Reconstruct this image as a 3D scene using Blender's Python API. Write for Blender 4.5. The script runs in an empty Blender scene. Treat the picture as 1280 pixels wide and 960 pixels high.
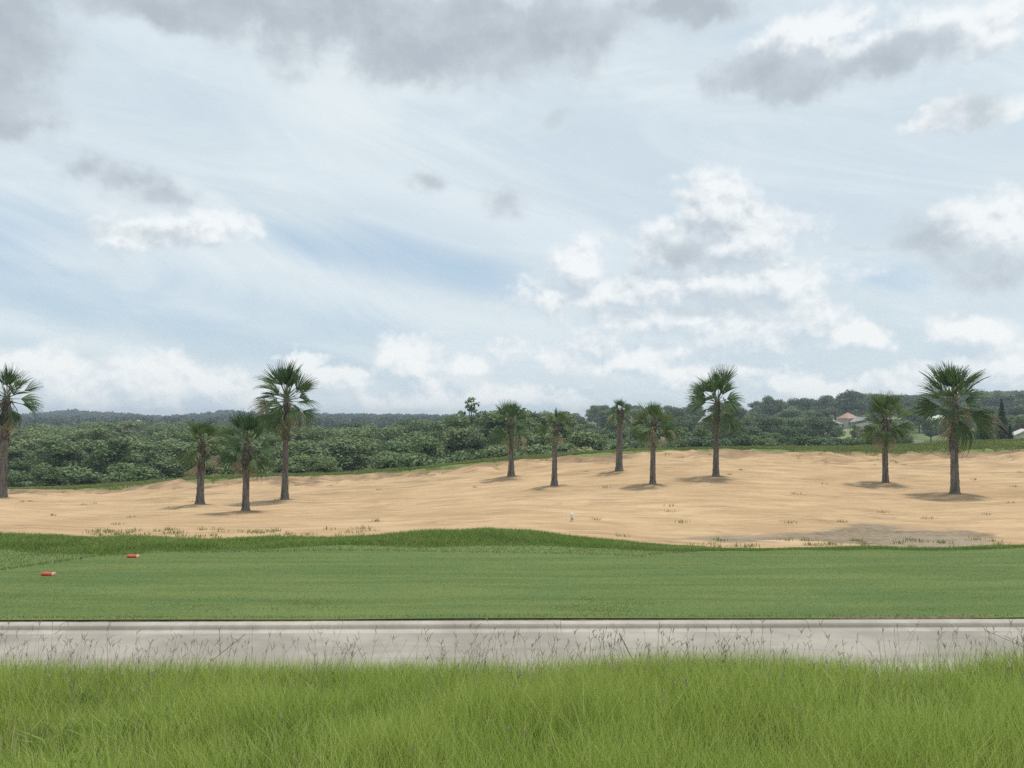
import bpy, math, random
import numpy as np
from mathutils import Vector, Matrix, Euler

C = bpy.context.scene.collection
SC = bpy.context.scene
R = math.radians
rng = np.random.default_rng(7)
random.seed(7)

# ------------------------------------------------------------------ camera
F = 960.0                     # focal length in photograph pixels (1280 wide)
PITCH = math.atan(42 / F)
EYE = 2.6
cam = bpy.data.cameras.new('camera')
cam_o = bpy.data.objects.new('camera', cam)
C.objects.link(cam_o)
cam.sensor_width = 36.0
cam.lens = 36.0 * F / 1280.0
cam.clip_end = 20000
cam.clip_start = 0.05
cam_o.location = (0, 0, EYE)
cam_o.rotation_euler = (math.pi / 2 + PITCH, 0, 0)
SC.camera = cam_o

SUN_EL, SUN_AZ = 77.0, 66.0   # azimuth clockwise from +Y (straight ahead)
CP, SP = math.cos(PITCH), math.sin(PITCH)


def slope(py):
    v = (480 - np.asarray(py, float)) / F
    return (SP + CP * v) / (CP - SP * v)


def at(px, py, Y):
    v = (480 - py) / F
    k = Y / (CP - SP * v)
    return Vector(((px - 640) / F * k, Y, EYE + (SP + CP * v) * k))


def ang(px, py):
    """picture pixel -> direction in hundredths of 960*radian (azimuth, elevation)"""
    d = (at(px, py, 1.0) - Vector((0, 0, EYE))).normalized()
    return math.atan2(d.x, d.y) * 9.6, math.asin(d.z) * 9.6


# ------------------------------------------------------------------ node helper
class S:
    """a socket with arithmetic"""
    def __init__(self, nt, s):
        self.nt, self.s = nt, s

    def _m(self, op, *o, clamp=False):
        n = self.nt.nodes.new('ShaderNodeMath')
        n.operation = op
        n.use_clamp = clamp
        for i, x in enumerate((self,) + o):
            if isinstance(x, S):
                self.nt.links.new(x.s, n.inputs[i])
            else:
                n.inputs[i].default_value = x
        return S(self.nt, n.outputs[0])

    def __add__(self, o): return self._m('ADD', o)
    __radd__ = __add__
    def __sub__(self, o): return self._m('SUBTRACT', o)
    def __rsub__(self, o): return (self * -1.0) + o
    def __mul__(self, o): return self._m('MULTIPLY', o)
    __rmul__ = __mul__
    def __truediv__(self, o): return self._m('DIVIDE', o)
    def max(self, o): return self._m('MAXIMUM', o)
    def min(self, o): return self._m('MINIMUM', o)
    def smin(self, o, k): return self._m('SMOOTH_MIN', o, k)
    def pow(self, o): return self._m('POWER', o)
    def clamp(self): return self._m('ADD', 0.0, clamp=True)

    def ss(self, a, b):
        n = self.nt.nodes.new('ShaderNodeMapRange')
        n.interpolation_type = 'SMOOTHSTEP'
        self.nt.links.new(self.s, n.inputs['Value'])
        n.inputs['From Min'].default_value = a
        n.inputs['From Max'].default_value = b
        return S(self.nt, n.outputs[0])


class NT:
    def __init__(self, nt):
        self.nt = nt

    def new(self, t, **kw):
        n = self.nt.nodes.new(t)
        for k, v in kw.items():
            setattr(n, k, v)
        return n

    def link(self, a, b):
        self.nt.links.new(a.s if isinstance(a, S) else a, b)

    def sock(self, n, i=0):
        return S(self.nt, n.outputs[i])

    def vec(self, x, y, z=0.0):
        n = self.new('ShaderNodeCombineXYZ')
        for i, v in enumerate((x, y, z)):
            if isinstance(v, S):
                self.link(v, n.inputs[i])
            else:
                n.inputs[i].default_value = v
        return self.sock(n)

    def vmad(self, v, mul, add):
        n = self.new('ShaderNodeVectorMath', operation='MULTIPLY_ADD')
        self.link(v, n.inputs[0])
        n.inputs[1].default_value = mul
        if isinstance(add, S):
            self.link(add, n.inputs[2])
        else:
            n.inputs[2].default_value = add
        return self.sock(n)

    def vadd(self, a, b):
        n = self.new('ShaderNodeVectorMath', operation='ADD')
        self.link(a, n.inputs[0])
        if isinstance(b, S):
            self.link(b, n.inputs[1])
        else:
            n.inputs[1].default_value = b
        return self.sock(n)

    def vlen(self, a):
        n = self.new('ShaderNodeVectorMath', operation='LENGTH')
        self.link(a, n.inputs[0])
        return S(self.nt, n.outputs['Value'])

    def noise(self, v, scale=1.0, detail=4.0, rough=0.5, dist=0.0, lac=2.0, color=False, dim='3D'):
        n = self.new('ShaderNodeTexNoise', noise_dimensions=dim)
        if v is not None:
            self.link(v, n.inputs['Vector'])
        n.inputs['Scale'].default_value = scale
        n.inputs['Detail'].default_value = detail
        n.inputs['Roughness'].default_value = rough
        n.inputs['Lacunarity'].default_value = lac
        n.inputs['Distortion'].default_value = dist
        return S(self.nt, n.outputs['Color' if color else 0])

    def voronoi(self, v, scale, feature='F1', rand=1.0):
        n = self.new('ShaderNodeTexVoronoi', feature=feature)
        self.link(v, n.inputs['Vector'])
        n.inputs['Scale'].default_value = scale
        n.inputs['Randomness'].default_value = rand
        return S(self.nt, n.outputs['Distance'])

    def mix(self, f, a, b, mode='MIX'):
        n = self.new('ShaderNodeMix', data_type='RGBA', blend_type=mode)
        for key, val in (('Factor_Float', f), ('A_Color', a), ('B_Color', b)):
            s = [q for q in n.inputs if q.identifier == key][0]
            if isinstance(val, S):
                self.link(val, s)
            elif isinstance(val, (tuple, list)):
                s.default_value = tuple(val) + ((1.0,) if len(val) == 3 else ())
            else:
                s.default_value = val
        return S(self.nt, [q for q in n.outputs if q.identifier == 'Result_Color'][0])

    def scale(self, col, f):
        """colour times a number"""
        n = self.new('ShaderNodeVectorMath', operation='SCALE')
        if isinstance(col, S):
            self.link(col, n.inputs[0])
        else:
            n.inputs[0].default_value = col
        if isinstance(f, S):
            self.link(f, n.inputs['Scale'])
        else:
            n.inputs['Scale'].default_value = f
        return self.sock(n)

    def ramp(self, f, stops):
        n = self.new('ShaderNodeValToRGB')
        self.link(f, n.inputs[0])
        e = n.color_ramp.elements
        while len(e) < len(stops):
            e.new(0.5)
        for el, (p, c) in zip(e, stops):
            el.position = p
            el.color = tuple(c) + (1.0,)
        return self.sock(n)


# ------------------------------------------------------------------ sky and clouds
world = bpy.data.worlds.new('World')
SC.world = world
world.use_nodes = True
SKY_STRENGTH = 0.1
SKY_GAIN = 0.78


def build_sky():
    nt = world.node_tree
    nt.nodes.clear()
    g = NT(nt)
    out = g.new('ShaderNodeOutputWorld')
    bg = g.new('ShaderNodeBackground')
    bg.inputs['Strength'].default_value = SKY_STRENGTH
    g.link(bg.outputs[0], out.inputs[0])
    sky = g.new('ShaderNodeTexSky', sky_type='NISHITA')
    sky.sun_disc = False
    sky.sun_elevation = R(SUN_EL)
    sky.sun_rotation = R(SUN_AZ)
    sky.altitude = 0
    sky.air_density = 1.0
    sky.dust_density = 2.0
    sky.ozone_density = 1.5
    tc = g.new('ShaderNodeTexCoord')
    sep = g.new('ShaderNodeSeparateXYZ')
    g.link(tc.outputs['Generated'], sep.inputs[0])
    x, y, z = (S(nt, sep.outputs[i]) for i in range(3))
    az = x._m('ARCTAN2', y) * 9.6
    el = z._m('ARCSINE') * 9.6
    P = g.vec(az, el, 0.0)

    def near_blob(pw, blobs, k):
        """distance to the nearest of many ellipses, 1 on its rim; a fifth number makes a thinner cloud"""
        m = None
        for (px, py, rx, ry, *thin) in blobs:
            a, e = ang(px, py)
            sx, sy = 100.0 / rx, 100.0 / ry
            l = g.vlen(g.vmad(pw, (sx, sy, 0), (-a * sx, -e * sy, thin[0] if thin else 0)))
            m = l if m is None else m.smin(l, k)
        return m

    def billow(p, scale, detail, rough):
        return g.noise(g.vmad(p, (1, 1.3, 1), (0, 0, 0)), scale, detail, rough, 0.1, 2.1, dim='2D')

    def puffs(p, scale, detail):
        """cauliflower: round heads with creases between them"""
        n = g.new('ShaderNodeTexVoronoi', feature='F1', voronoi_dimensions='2D')
        n.normalize = True
        g.link(p, n.inputs['Vector'])
        n.inputs['Scale'].default_value = scale
        n.inputs['Detail'].default_value = detail
        n.inputs['Roughness'].default_value = 0.55
        n.inputs['Lacunarity'].default_value = 2.2
        return 1.0 - S(nt, n.outputs['Distance'])

    k = 1.0 / SKY_STRENGTH * SKY_GAIN
    lin = lambda *c: tuple(k * x for x in c)
    wn = g.noise(P, 1.1, 4, 0.6, color=True, dim='2D')
    Pw = g.vadd(P, g.vmad(wn, (0.9, 0.55, 0), (-0.45, -0.275, 0)))

    # clear sky, paler towards the horizon, under a thin high veil with a few blue openings
    veil_n = g.noise(g.vec(az * 0.30 + el * 0.10, el * 0.75 + az * 0.16), 1.0, 7, 0.6, 0.7, dim='2D')
    Q = g.vec(az, el + az * 0.18)
    gaps = None
    for (px, py, rx, ry) in [(440, 318, 180, 30), (580, 348, 100, 24), (190, 400, 330, 44), (400, 405, 240, 40), (20, 280, 120, 34),
                             (1100, 350, 70, 24), (90, 445, 160, 22), (330, 440, 120, 24)]:
        a, e = ang(px, py)
        e = e + a * 0.18
        sx, sy = 100.0 / rx, 100.0 / ry
        l = g.vlen(g.vmad(Q, (sx, sy, 0), (-a * sx, -e * sy, 0)))
        gaps = l if gaps is None else gaps.smin(l, 0.3)
    opening = (gaps + (veil_n - 0.5) * 2.2).ss(1.5, 0.1)
    veil = (veil_n.ss(0.25, 0.72) * 0.20 + 0.76) - opening * 0.52
    veil = veil.max(0.0).min(0.95)
    base = g.mix(0.55, S(nt, sky.outputs[0]), lin(0.40, 0.59, 0.77))
    base = g.mix(el.ss(2.4, 0.0) * 0.55, base, lin(0.58, 0.71, 0.80))
    streak = g.noise(g.vec(az * 0.22 + el * 0.05, el * 0.9 + az * 0.20), 1.0, 7, 0.64, 1.0, dim='2D')
    veil_c = g.mix(streak.ss(0.3, 0.7), lin(0.655, 0.745, 0.795), lin(0.775, 0.845, 0.87))
    colr = g.mix(veil, base, veil_c)

    # sunlit cumulus: bright towards the sun (upper right), grey below
    cum = [(893, 258, 52, 50), (925, 298, 96, 44), (858, 305, 70, 36), (850, 400, 170, 30), (980, 345, 60, 30), (725, 330, 58, 36), (678, 372, 46, 38), (770, 370, 120, 30),
           (890, 358, 160, 32), (1005, 395, 60, 44), (950, 417, 110, 32), (1078, 420, 40, 18), (700, 440, 90, 22), (790, 454, 90, 18),
           (262, 282, 56, 32), (190, 298, 70, 18), (30, 470, 60, 36), (88, 480, 60, 34), (200, 476, 66, 36), (258, 474, 50, 28),
           (140, 504, 240, 22), (374, 446, 26, 14), (420, 474, 70, 22), (508, 454, 52, 30), (592, 458, 36, 16), (560, 496, 220, 20),
           (1210, 412, 46, 22), (1235, 455, 90, 26), (1010, 480, 90, 14), (1150, 475, 60, 16), (1250, 285, 56, 46), (1195, 268, 26, 16), (1190, 150, 80, 20),
             (1010, 45, 70, 30), (1075, 60, 60, 22), (1190, 40, 90, 34), (880, 465, 130, 16)]
    m0 = near_blob(Pw, cum, 0.22)
    up = (0.15, 0.26)
    m1 = near_blob(g.vadd(Pw, (up[0], up[1], 0)), cum, 0.22)
    wv = g.vadd(P, g.vmad(g.noise(P, 3.2, 4, 0.6, color=True, dim='2D'), (0.34, 0.26, 0), (0, 0, 0)))
    n0 = billow(P, 1.45, 7, 0.54) * 0.9 + puffs(wv, 2.2, 2.5) * 0.62
    wv1 = g.vadd(wv, (0.045, 0.085, 0))
    n1 = billow(g.vadd(P, (0.045, 0.085, 0)), 1.45, 5, 0.54) * 0.9 + puffs(wv1, 2.2, 1.5) * 0.62
    d0 = (1.0 - m0) * 1.25 + (n0 - 0.885) * 1.75
    alpha = d0.ss(-0.18, 0.62)
    thick = (1.0 - m0).clamp()
    lit = (0.60 + (m1 - m0) * 0.62 - thick * 0.26 + (n0 - n1) * 1.7).clamp()
    far = el.ss(2.4, 0.3)
    cwhite = g.mix(far, lin(0.89, 0.92, 0.93), lin(0.96, 0.97, 0.955))
    cgrey = g.mix(far, lin(0.515, 0.585, 0.65), lin(0.60, 0.70, 0.775))
    cc = g.mix(lit.ss(0.08, 0.95), cgrey, cwhite)
    colr = g.mix(alpha * (0.92 - far * 0.10), colr, cc)

    # low grey clouds seen from below
    grey = [(430, 25, 260, 74), (640, 35, 270, 76), (520, 70, 190, 40), (860, 8, 150, 30), (330, 5, 300, 50), (560, 52, 280, 46), (640, -120, 900, 120),
            (5, 60, 80, 110, 0.1), (10, 150, 44, 30, 0.15), (200, 5, 180, 40, 0.0),
            (112, 214, 64, 34, 0.25), (170, 226, 80, 38, 0.25), (205, 242, 44, 20, 0.35), (190, 298, 90, 14, 0.55),
            (538, 233, 42, 20, 0.52), (625, 248, 56, 34, 0.58), (697, 145, 44, 22, 0.62),
            (960, 92, 80, 44, 0.1), (1010, 105, 60, 30, 0.2), (1070, 84, 100, 30, 0.3), (1160, 62, 80, 24, 0.4),
            (1170, 300, 76, 44, 0.5), (1230, 335, 80, 40, 0.5), (1100, 312, 60, 14, 0.6), (846, 312, 60, 26, 0.55), (900, 385, 150, 26, 0.62), (1200, 145, 110, 30, 0.55)]
    mg = near_blob(Pw, grey, 0.25)
    h0 = billow(g.vadd(P, (7.3, 2.9, 0)), 1.3, 8, 0.58)
    h1 = billow(g.vadd(P, (7.3 + 0.10, 2.9 + 0.22, 0)), 1.3, 5, 0.58)
    e0 = (1.0 - mg) * 1.1 + (h0 - 0.46) * 1.4
    ga = e0.ss(-0.02, 0.72)
    gl = (0.96 + (h0 - h1) * 0.9 - e0.ss(-0.05, 0.95) * 0.86).clamp()
    gc = g.mix(gl, lin(0.425, 0.485, 0.54), lin(0.70, 0.775, 0.82))
    colr = g.mix(ga * 0.92, colr, gc)
    g.link(colr, bg.inputs['Color'])


build_sky()
world.cycles.sampling_method = 'MANUAL'
world.cycles.sample_map_resolution = 512

# ------------------------------------------------------------------ sun
sl = bpy.data.lights.new('sun', 'SUN')
sl.energy = 2.6
sl.angle = R(6.0)
sl.color = (1.0, 0.95, 0.88)
so = bpy.data.objects.new('sun', sl)
C.objects.link(so)
sd = Vector((math.sin(R(SUN_AZ)) * math.cos(R(SUN_EL)), math.cos(R(SUN_AZ)) * math.cos(R(SUN_EL)), math.sin(R(SUN_EL))))
so.rotation_euler = sd.to_track_quat('Z', 'Y').to_euler()
so.location = (0, 0, 60)

SC.view_settings.view_transform = 'Standard'
SC.view_settings.look = 'None'
SC.view_settings.exposure = 0.42
SC.view_settings.gamma = 1.0
SC.view_settings.use_curve_mapping = False
SC.cycles.max_bounces = 4
SC.cycles.diffuse_bounces = 2
SC.cycles.transmission_bounces = 2
SC.cycles.transparent_max_bounces = 4
SC.cycles.volume_bounces = 0
SC.cycles.use_denoising = False


# ------------------------------------------------------------------ numpy noise
def _hash(ix, iy, seed):
    h = (ix.astype(np.int64) * 374761393 + iy.astype(np.int64) * 668265263 + seed * 1442695041) & 0xFFFFFFFF
    h = ((h ^ (h >> 13)) * 1274126177) & 0xFFFFFFFF
    return ((h ^ (h >> 16)) & 0xFFFF) / 65535.0


def vnoise(x, y, seed=0):
    x = np.asarray(x, float)
    y = np.asarray(y, float)
    ix, iy = np.floor(x), np.floor(y)
    fx, fy = x - ix, y - iy
    fx = fx * fx * (3 - 2 * fx)
    fy = fy * fy * (3 - 2 * fy)
    a, b = _hash(ix, iy, seed), _hash(ix + 1, iy, seed)
    c, d = _hash(ix, iy + 1, seed), _hash(ix + 1, iy + 1, seed)
    return (a * (1 - fx) + b * fx) * (1 - fy) + (c * (1 - fx) + d * fx) * fy - 0.5


def fbm(x, y, octaves=4, seed=0, gain=0.5):
    s, a, f = 0.0, 1.0, 1.0
    for i in range(octaves):
        s = s + a * vnoise(x * f + 17.3 * i, y * f - 9.1 * i, seed + i)
        a *= gain
        f *= 2.03
    return s


# ------------------------------------------------------------------ object helpers
def tag(o, label=None, cat=None, group=None, kind=None):
    for k, v in (('label', label), ('category', cat), ('group', group), ('kind', kind)):
        if v:
            o[k] = v
    return o


def link(name, me, mat=None, parent=None, smooth=False):
    if mat and not me.materials:
        me.materials.append(mat)
    o = bpy.data.objects.new(name, me)
    C.objects.link(o)
    if parent:
        o.parent = parent
    if smooth:
        me.shade_smooth()
    return o


def empty(name, loc, rz=0.0):
    o = bpy.data.objects.new(name, None)
    C.objects.link(o)
    o.empty_display_size = 0.2
    o.location = loc
    o.rotation_euler = (0, 0, rz)
    return o


def np_mesh(name, verts, faces_list, attrs=None):
    """verts (n,3); faces_list: list of (m,k) index arrays; attrs {name: (n,)}"""
    me = bpy.data.meshes.new(name)
    verts = np.asarray(verts, np.float32)
    me.vertices.add(len(verts))
    me.vertices.foreach_set('co', verts.ravel())
    li = np.concatenate([f.ravel() for f in faces_list]).astype(np.int32)
    tot = np.concatenate([np.full(len(f), f.shape[1], np.int32) for f in faces_list])
    st = np.concatenate([[0], np.cumsum(tot)[:-1]]).astype(np.int32)
    me.loops.add(len(li))
    me.loops.foreach_set('vertex_index', li)
    me.polygons.add(len(tot))
    me.polygons.foreach_set('loop_start', st)
    me.polygons.foreach_set('loop_total', tot)
    me.update(calc_edges=True)
    for k, v in (attrs or {}).items():
        a = me.attributes.new(k, 'FLOAT', 'POINT')
        a.data.foreach_set('value', np.asarray(v, np.float32))
    return me


def grid_faces(nr, nc):
    i = np.arange(nr - 1)[:, None] * nc + np.arange(nc - 1)[None, :]
    return np.stack([i, i + 1, i + nc + 1, i + nc], -1).reshape(-1, 4)


class MB:
    """collects boxes, prisms and tubes into one mesh"""
    def __init__(self):
        self.v, self.f = [], []

    def add(self, vs, fs):
        b = len(self.v)
        self.v += [tuple(p) for p in vs]
        self.f += [tuple(b + i for i in q) for q in fs]

    def box(self, x0, x1, y0, y1, z0, z1):
        self.add([(x0, y0, z0), (x1, y0, z0), (x1, y1, z0), (x0, y1, z0), (x0, y0, z1), (x1, y0, z1), (x1, y1, z1), (x0, y1, z1)],
                 [(0, 3, 2, 1), (4, 5, 6, 7), (0, 1, 5, 4), (1, 2, 6, 5), (2, 3, 7, 6), (3, 0, 4, 7)])

    def tube(self, pts, rad, seg=8, cap=True):
        pts = [Vector(p) for p in pts]
        b = len(self.v)
        n = len(pts)
        for i, p in enumerate(pts):
            t = (pts[min(i + 1, n - 1)] - pts[max(i - 1, 0)]).normalized()
            a = t.cross(Vector((0.3, 1, 0.1))).normalized()
            c = t.cross(a)
            for k in range(seg):
                w = 2 * math.pi * k / seg
                self.v.append(tuple(p + (a * math.cos(w) + c * math.sin(w)) * rad[i]))
        for i in range(n - 1):
            for k in range(seg):
                k2 = (k + 1) % seg
                self.f.append((b + i * seg + k, b + i * seg + k2, b + (i + 1) * seg + k2, b + (i + 1) * seg + k))
        if cap:
            self.f.append(tuple(b + k for k in range(seg))[::-1])
            self.f.append(tuple(b + (n - 1) * seg + k for k in range(seg)))

    def mesh(self, name):
        me = bpy.data.meshes.new(name)
        me.from_pydata(self.v, [], self.f)
        me.update()
        return me

    def build(self, name, mat, parent=None, bevel=0.0, smooth=False):
        o = link(name, self.mesh(name), mat, parent, smooth)
        if bevel:
            m = o.modifiers.new('bevel', 'BEVEL')
            m.width = bevel
            m.segments = 3
        return o


# ------------------------------------------------------------------ materials
def material(name, fn, rough=0.8, spec=0.3):
    m = bpy.data.materials.new(name)
    m.use_nodes = True
    nt = m.node_tree
    b = nt.nodes['Principled BSDF']
    b.inputs['Roughness'].default_value = rough
    b.inputs['Specular IOR Level'].default_value = spec
    g = NT(nt)
    geo = g.new('ShaderNodeNewGeometry')
    pos = S(nt, geo.outputs['Position'])
    fn(g, b, pos)
    return m


def attr(g, name):
    n = g.new('ShaderNodeAttribute', attribute_name=name)
    return S(g.nt, n.outputs['Fac'])


def bump(g, b, h, dist, strength=1.0):
    n = g.new('ShaderNodeBump')
    n.inputs['Distance'].default_value = dist
    n.inputs['Strength'].default_value = strength
    g.link(h, n.inputs['Height'])
    g.link(n.outputs[0], b.inputs['Normal'])


def translucent(g, b, col, f):
    """leaf: some light passes through"""
    t = g.new('ShaderNodeBsdfTranslucent')
    g.link(col, t.inputs[0])
    mx = g.new('ShaderNodeMixShader')
    mx.inputs[0].default_value = f
    out = [n for n in g.nt.nodes if n.type == 'OUTPUT_MATERIAL'][0]
    g.link(b.outputs[0], mx.inputs[1])
    g.link(t.outputs[0], mx.inputs[2])
    g.link(mx.outputs[0], out.inputs[0])


def m_plain(name, col, rough=0.7, spec=0.3, var=0.12, sc=3.0):
    def fn(g, b, pos):
        n = g.noise(pos, sc, 5, 0.6)
        c = g.mix(n.ss(0.3, 0.7), tuple(x * (1 - var) for x in col), tuple(min(1, x * (1 + var)) for x in col))
        g.link(c, b.inputs['Base Color'])
    return material(name, fn, rough, spec)


def m_blade(name, cols, tip, trans=0.3, patch=0.35, stretch=1.0, amt=0.55):
    """grass blades: random tone per blade, drier tips, broad patches"""
    def fn(g, b, pos):
        r = attr(g, 'rnd')
        t = attr(g, 'tt')
        c = g.ramp(r, [(i / (len(cols) - 1), c) for i, c in enumerate(cols)])
        n = g.noise(g.vmad(pos, (1.0 / stretch, 1, 1), (0, 0, 0)), patch, 5, 0.6, 0.3)
        c = g.mix(n.ss(0.35, 0.68) * amt, c, tip)
        n2 = g.noise(g.vmad(pos, (0.6 / stretch, 1, 1), (5, 3, 0)), patch * 2.2, 4, 0.6)
        c = g.mix(n2.ss(0.52, 0.74) * 0.42, c, tuple(0.55 * q for q in cols[0]))
        c = g.mix(t.ss(0.55, 1.0) * 0.35, c, tip)
        g.link(c, b.inputs['Base Color'])
        translucent(g, b, c, trans)
    return material(name, fn, 0.65, 0.10)


def f_sand(g, b, pos):
    mud = attr(g, 'mud')
    litter_shade = attr(g, 'litter_shade')
    sx = g.vmad(pos, (0.30, 0.9, 1.0), (0, 0, 0))
    warp = g.noise(pos, 0.10, 3, 0.5, color=True)
    v = g.vadd(sx, g.vmad(warp, (2.0, 5.0, 0), (0, 0, 0)))
    tr = g.noise(v, 1.3, 5, 0.62, 0.2)
    big = g.noise(pos, 0.14, 4, 0.5)
    fine = g.noise(pos, 6.0, 5, 0.65)
    c = g.mix(tr.ss(0.15, 0.82), (0.39, 0.272, 0.155), (0.465, 0.338, 0.204))
    c = g.mix(big.ss(0.42, 0.66) * 0.6, c, (0.365, 0.250, 0.142))
    c = g.mix(fine.ss(0.42, 0.72) * 0.35, c, (0.33, 0.225, 0.130))
    mot = g.noise(g.vmad(pos, (0.5, 1.2, 1), (9, 0, 0)), 0.9, 5, 0.65)
    c = g.mix(mot.ss(0.45, 0.64) * 0.65, c, (0.315, 0.212, 0.120))
    c = g.mix(mot.ss(0.46, 0.30) * 0.4, c, (0.55, 0.42, 0.27))
    # sparse clods and wheel ruts, darker than the raked sand
    ruts = g.noise(g.vadd(g.vmad(pos, (0.10, 1.6, 1), (0, 0, 0)), g.vmad(warp, (3.0, 9.0, 0), (4, 2, 0))), 1.6, 3, 0.5)
    ru = (ruts - 0.5)._m('ABSOLUTE').ss(0.035, 0.0) * g.noise(pos, 0.3, 2, 0.5).ss(0.45, 0.62)
    c = g.mix(ru * 0.7, c, (0.24, 0.162, 0.095))
    clod = g.noise(g.vmad(pos, (0.6, 1, 1), (0, 0, 0)), 2.6, 3, 0.55).ss(0.66, 0.76)
    c = g.mix(clod * 0.55, c, (0.25, 0.165, 0.095))
    c = g.mix((litter_shade + (fine - 0.5) * 0.9 * litter_shade).clamp() * 0.74, c, (0.165, 0.118, 0.078))  # brown litter and crest dirt, plus shadow painted in at the palm bases
    mm = (mud + (tr - 0.5) * 0.6 * mud.ss(0.0, 0.25) + (fine - 0.5) * 0.3 * mud.ss(0.0, .3)).ss(0.12, 0.75)
    mudc = g.mix(fine.ss(0.35, 0.7), (0.145, 0.112, 0.076), (0.27, 0.212, 0.145))
    mudc = g.mix(mot.ss(0.42, 0.62) * 0.5, mudc, (0.30, 0.255, 0.19))
    c = g.mix(mm, c, mudc)
    g.link(c, b.inputs['Base Color'])
    bump(g, b, tr * 0.15 + fine * 0.5 - ru * 0.7 + clod * 0.5, 0.07, 0.7)


def f_lawn(g, b, pos):
    st = g.noise(g.vmad(pos, (0.10, 1.3, 1), (0, 0, 0)), 2.2, 5, 0.6, 0.3)
    pt = g.noise(pos, 0.7, 4, 0.55)
    fi = g.noise(pos, 22, 4, 0.65)
    collar = attr(g, 'collar')
    c = g.mix(st.ss(0.35, 0.65), (0.076, 0.122, 0.028), (0.120, 0.160, 0.043))
    c = g.mix(pt.ss(0.45, 0.75) * 0.5, c, (0.070, 0.130, 0.038))
    c = g.mix(fi.ss(0.4, 0.7) * 0.45, c, (0.060, 0.096, 0.032))
    c = g.mix(collar * 0.6, c, (0.135, 0.185, 0.062))
    g.link(c, b.inputs['Base Color'])
    bump(g, b, fi * 0.7 + st * 0.4, 0.03, 0.7)


def f_rough(g, b, pos):
    n = g.noise(pos, 1.2, 5, 0.6)
    fi = g.noise(pos, 14, 4, 0.6)
    c = g.mix(n.ss(0.35, 0.65), (0.055, 0.095, 0.024), (0.095, 0.140, 0.044))
    c = g.mix(fi.ss(0.5, 0.75) * 0.4, c, (0.10, 0.085, 0.05))
    g.link(c, b.inputs['Base Color'])
    bump(g, b, fi, 0.06, 0.8)


def f_far(g, b, pos):
    n = g.noise(pos, 0.02, 5, 0.55)
    fi = g.noise(pos, 0.5, 5, 0.6)
    c = g.mix(n.ss(0.4, 0.62), (0.055, 0.080, 0.028), (0.13, 0.165, 0.055))
    c = g.mix(fi.ss(0.45, 0.7) * 0.4, c, (0.11, 0.11, 0.05))
    g.link(c, b.inputs['Base Color'])


def f_concrete(g, b, pos):
    n = g.noise(pos, 0.6, 6, 0.65)
    st = g.noise(g.vmad(pos, (0.22, 2.2, 1), (0, 0, 0)), 1.8, 5, 0.6, 0.4)
    fi = g.noise(pos, 70, 3, 0.7)
    sp = g.noise(pos, 9, 4, 0.6).ss(0.66, 0.74)
    c = g.mix(n.ss(0.35, 0.68), (0.225, 0.205, 0.173), (0.338, 0.312, 0.269))
    c = g.mix(st.ss(0.48, 0.72) * 0.6, c, (0.19, 0.172, 0.150))
    c = g.mix(fi.ss(0.4, 0.7) * 0.3, c, (0.25, 0.238, 0.22))
    c = g.mix(sp * 0.35, c, (0.15, 0.14, 0.125))
    g.link(c, b.inputs['Base Color'])
    bump(g, b, fi, 0.004, 0.6)


def f_kerb(g, b, pos):
    n = g.noise(pos, 1.2, 6, 0.65)
    st = g.noise(g.vmad(pos, (3, 1, 0.4), (0, 0, 0)), 3.0, 5, 0.6)
    fi = g.noise(pos, 60, 3, 0.7)
    c = g.mix(n.ss(0.35, 0.68), (0.29, 0.270, 0.232), (0.41, 0.385, 0.337))
    c = g.mix(st.ss(0.5, 0.75) * 0.5, c, (0.28, 0.235, 0.19))
    c = g.mix(fi.ss(0.45, 0.7) * 0.25, c, (0.26, 0.24, 0.21))
    g.link(c, b.inputs['Base Color'])
    bump(g, b, fi, 0.004, 0.6)


def m_foliage(name, a, bcol, trans=0.25):
    def fn(g, b, pos):
        oi = g.new('ShaderNodeObjectInfo')
        rnd = S(g.nt, oi.outputs['Random'])
        n = g.noise(pos, 0.45, 3, 0.6)
        fi = g.noise(pos, 3.0, 2, 0.6)
        c = g.mix((n.ss(0.3, 0.7) * 0.55 + fi.ss(0.35, 0.65) * 0.25 + rnd * 0.3 - 0.05).clamp(), a, bcol)
        c = g.mix(rnd.ss(0.8, 1.0) * 0.35, c, (bcol[0] * 1.25, bcol[1] * 0.95, bcol[2] * 1.1))
        g.link(c, b.inputs['Base Color'])
        translucent(g, b, c, trans)
    return material(name, fn, 0.6, 0.2)


def f_bark(g, b, pos):
    tc = g.new('ShaderNodeTexCoord')
    p = S(g.nt, tc.outputs['Object'])
    rings = g.noise(g.vmad(p, (1.2, 1.2, 9.0), (0, 0, 0)), 1.6, 4, 0.6)
    fis = g.noise(g.vmad(p, (14, 14, 1.6), (0, 0, 0)), 1.0, 4, 0.65)
    n = g.noise(p, 1.1, 4, 0.6)
    sepz = g.new('ShaderNodeSeparateXYZ')
    g.link(p, sepz.inputs[0])
    hz = S(g.nt, sepz.outputs[2])
    c = g.mix(fis.ss(0.3, 0.7), (0.075, 0.068, 0.062), (0.22, 0.205, 0.187))
    c = g.mix(rings.ss(0.5, 0.72) * 0.5, c, (0.075, 0.060, 0.048))
    c = g.mix(n.ss(0.45, 0.7) * 0.5, c, (0.21, 0.19, 0.17))
    g.link(c, b.inputs['Base Color'])
    bump(g, b, fis * 0.6 + rings * 0.8, 0.05, 0.9)


def f_boots(g, b, pos):
    n = g.noise(pos, 9, 4, 0.6)
    c = g.mix(n.ss(0.3, 0.7), (0.060, 0.055, 0.049), (0.19, 0.176, 0.152))
    g.link(c, b.inputs['Base Color'])
    bump(g, b, n, 0.03, 0.7)


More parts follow.
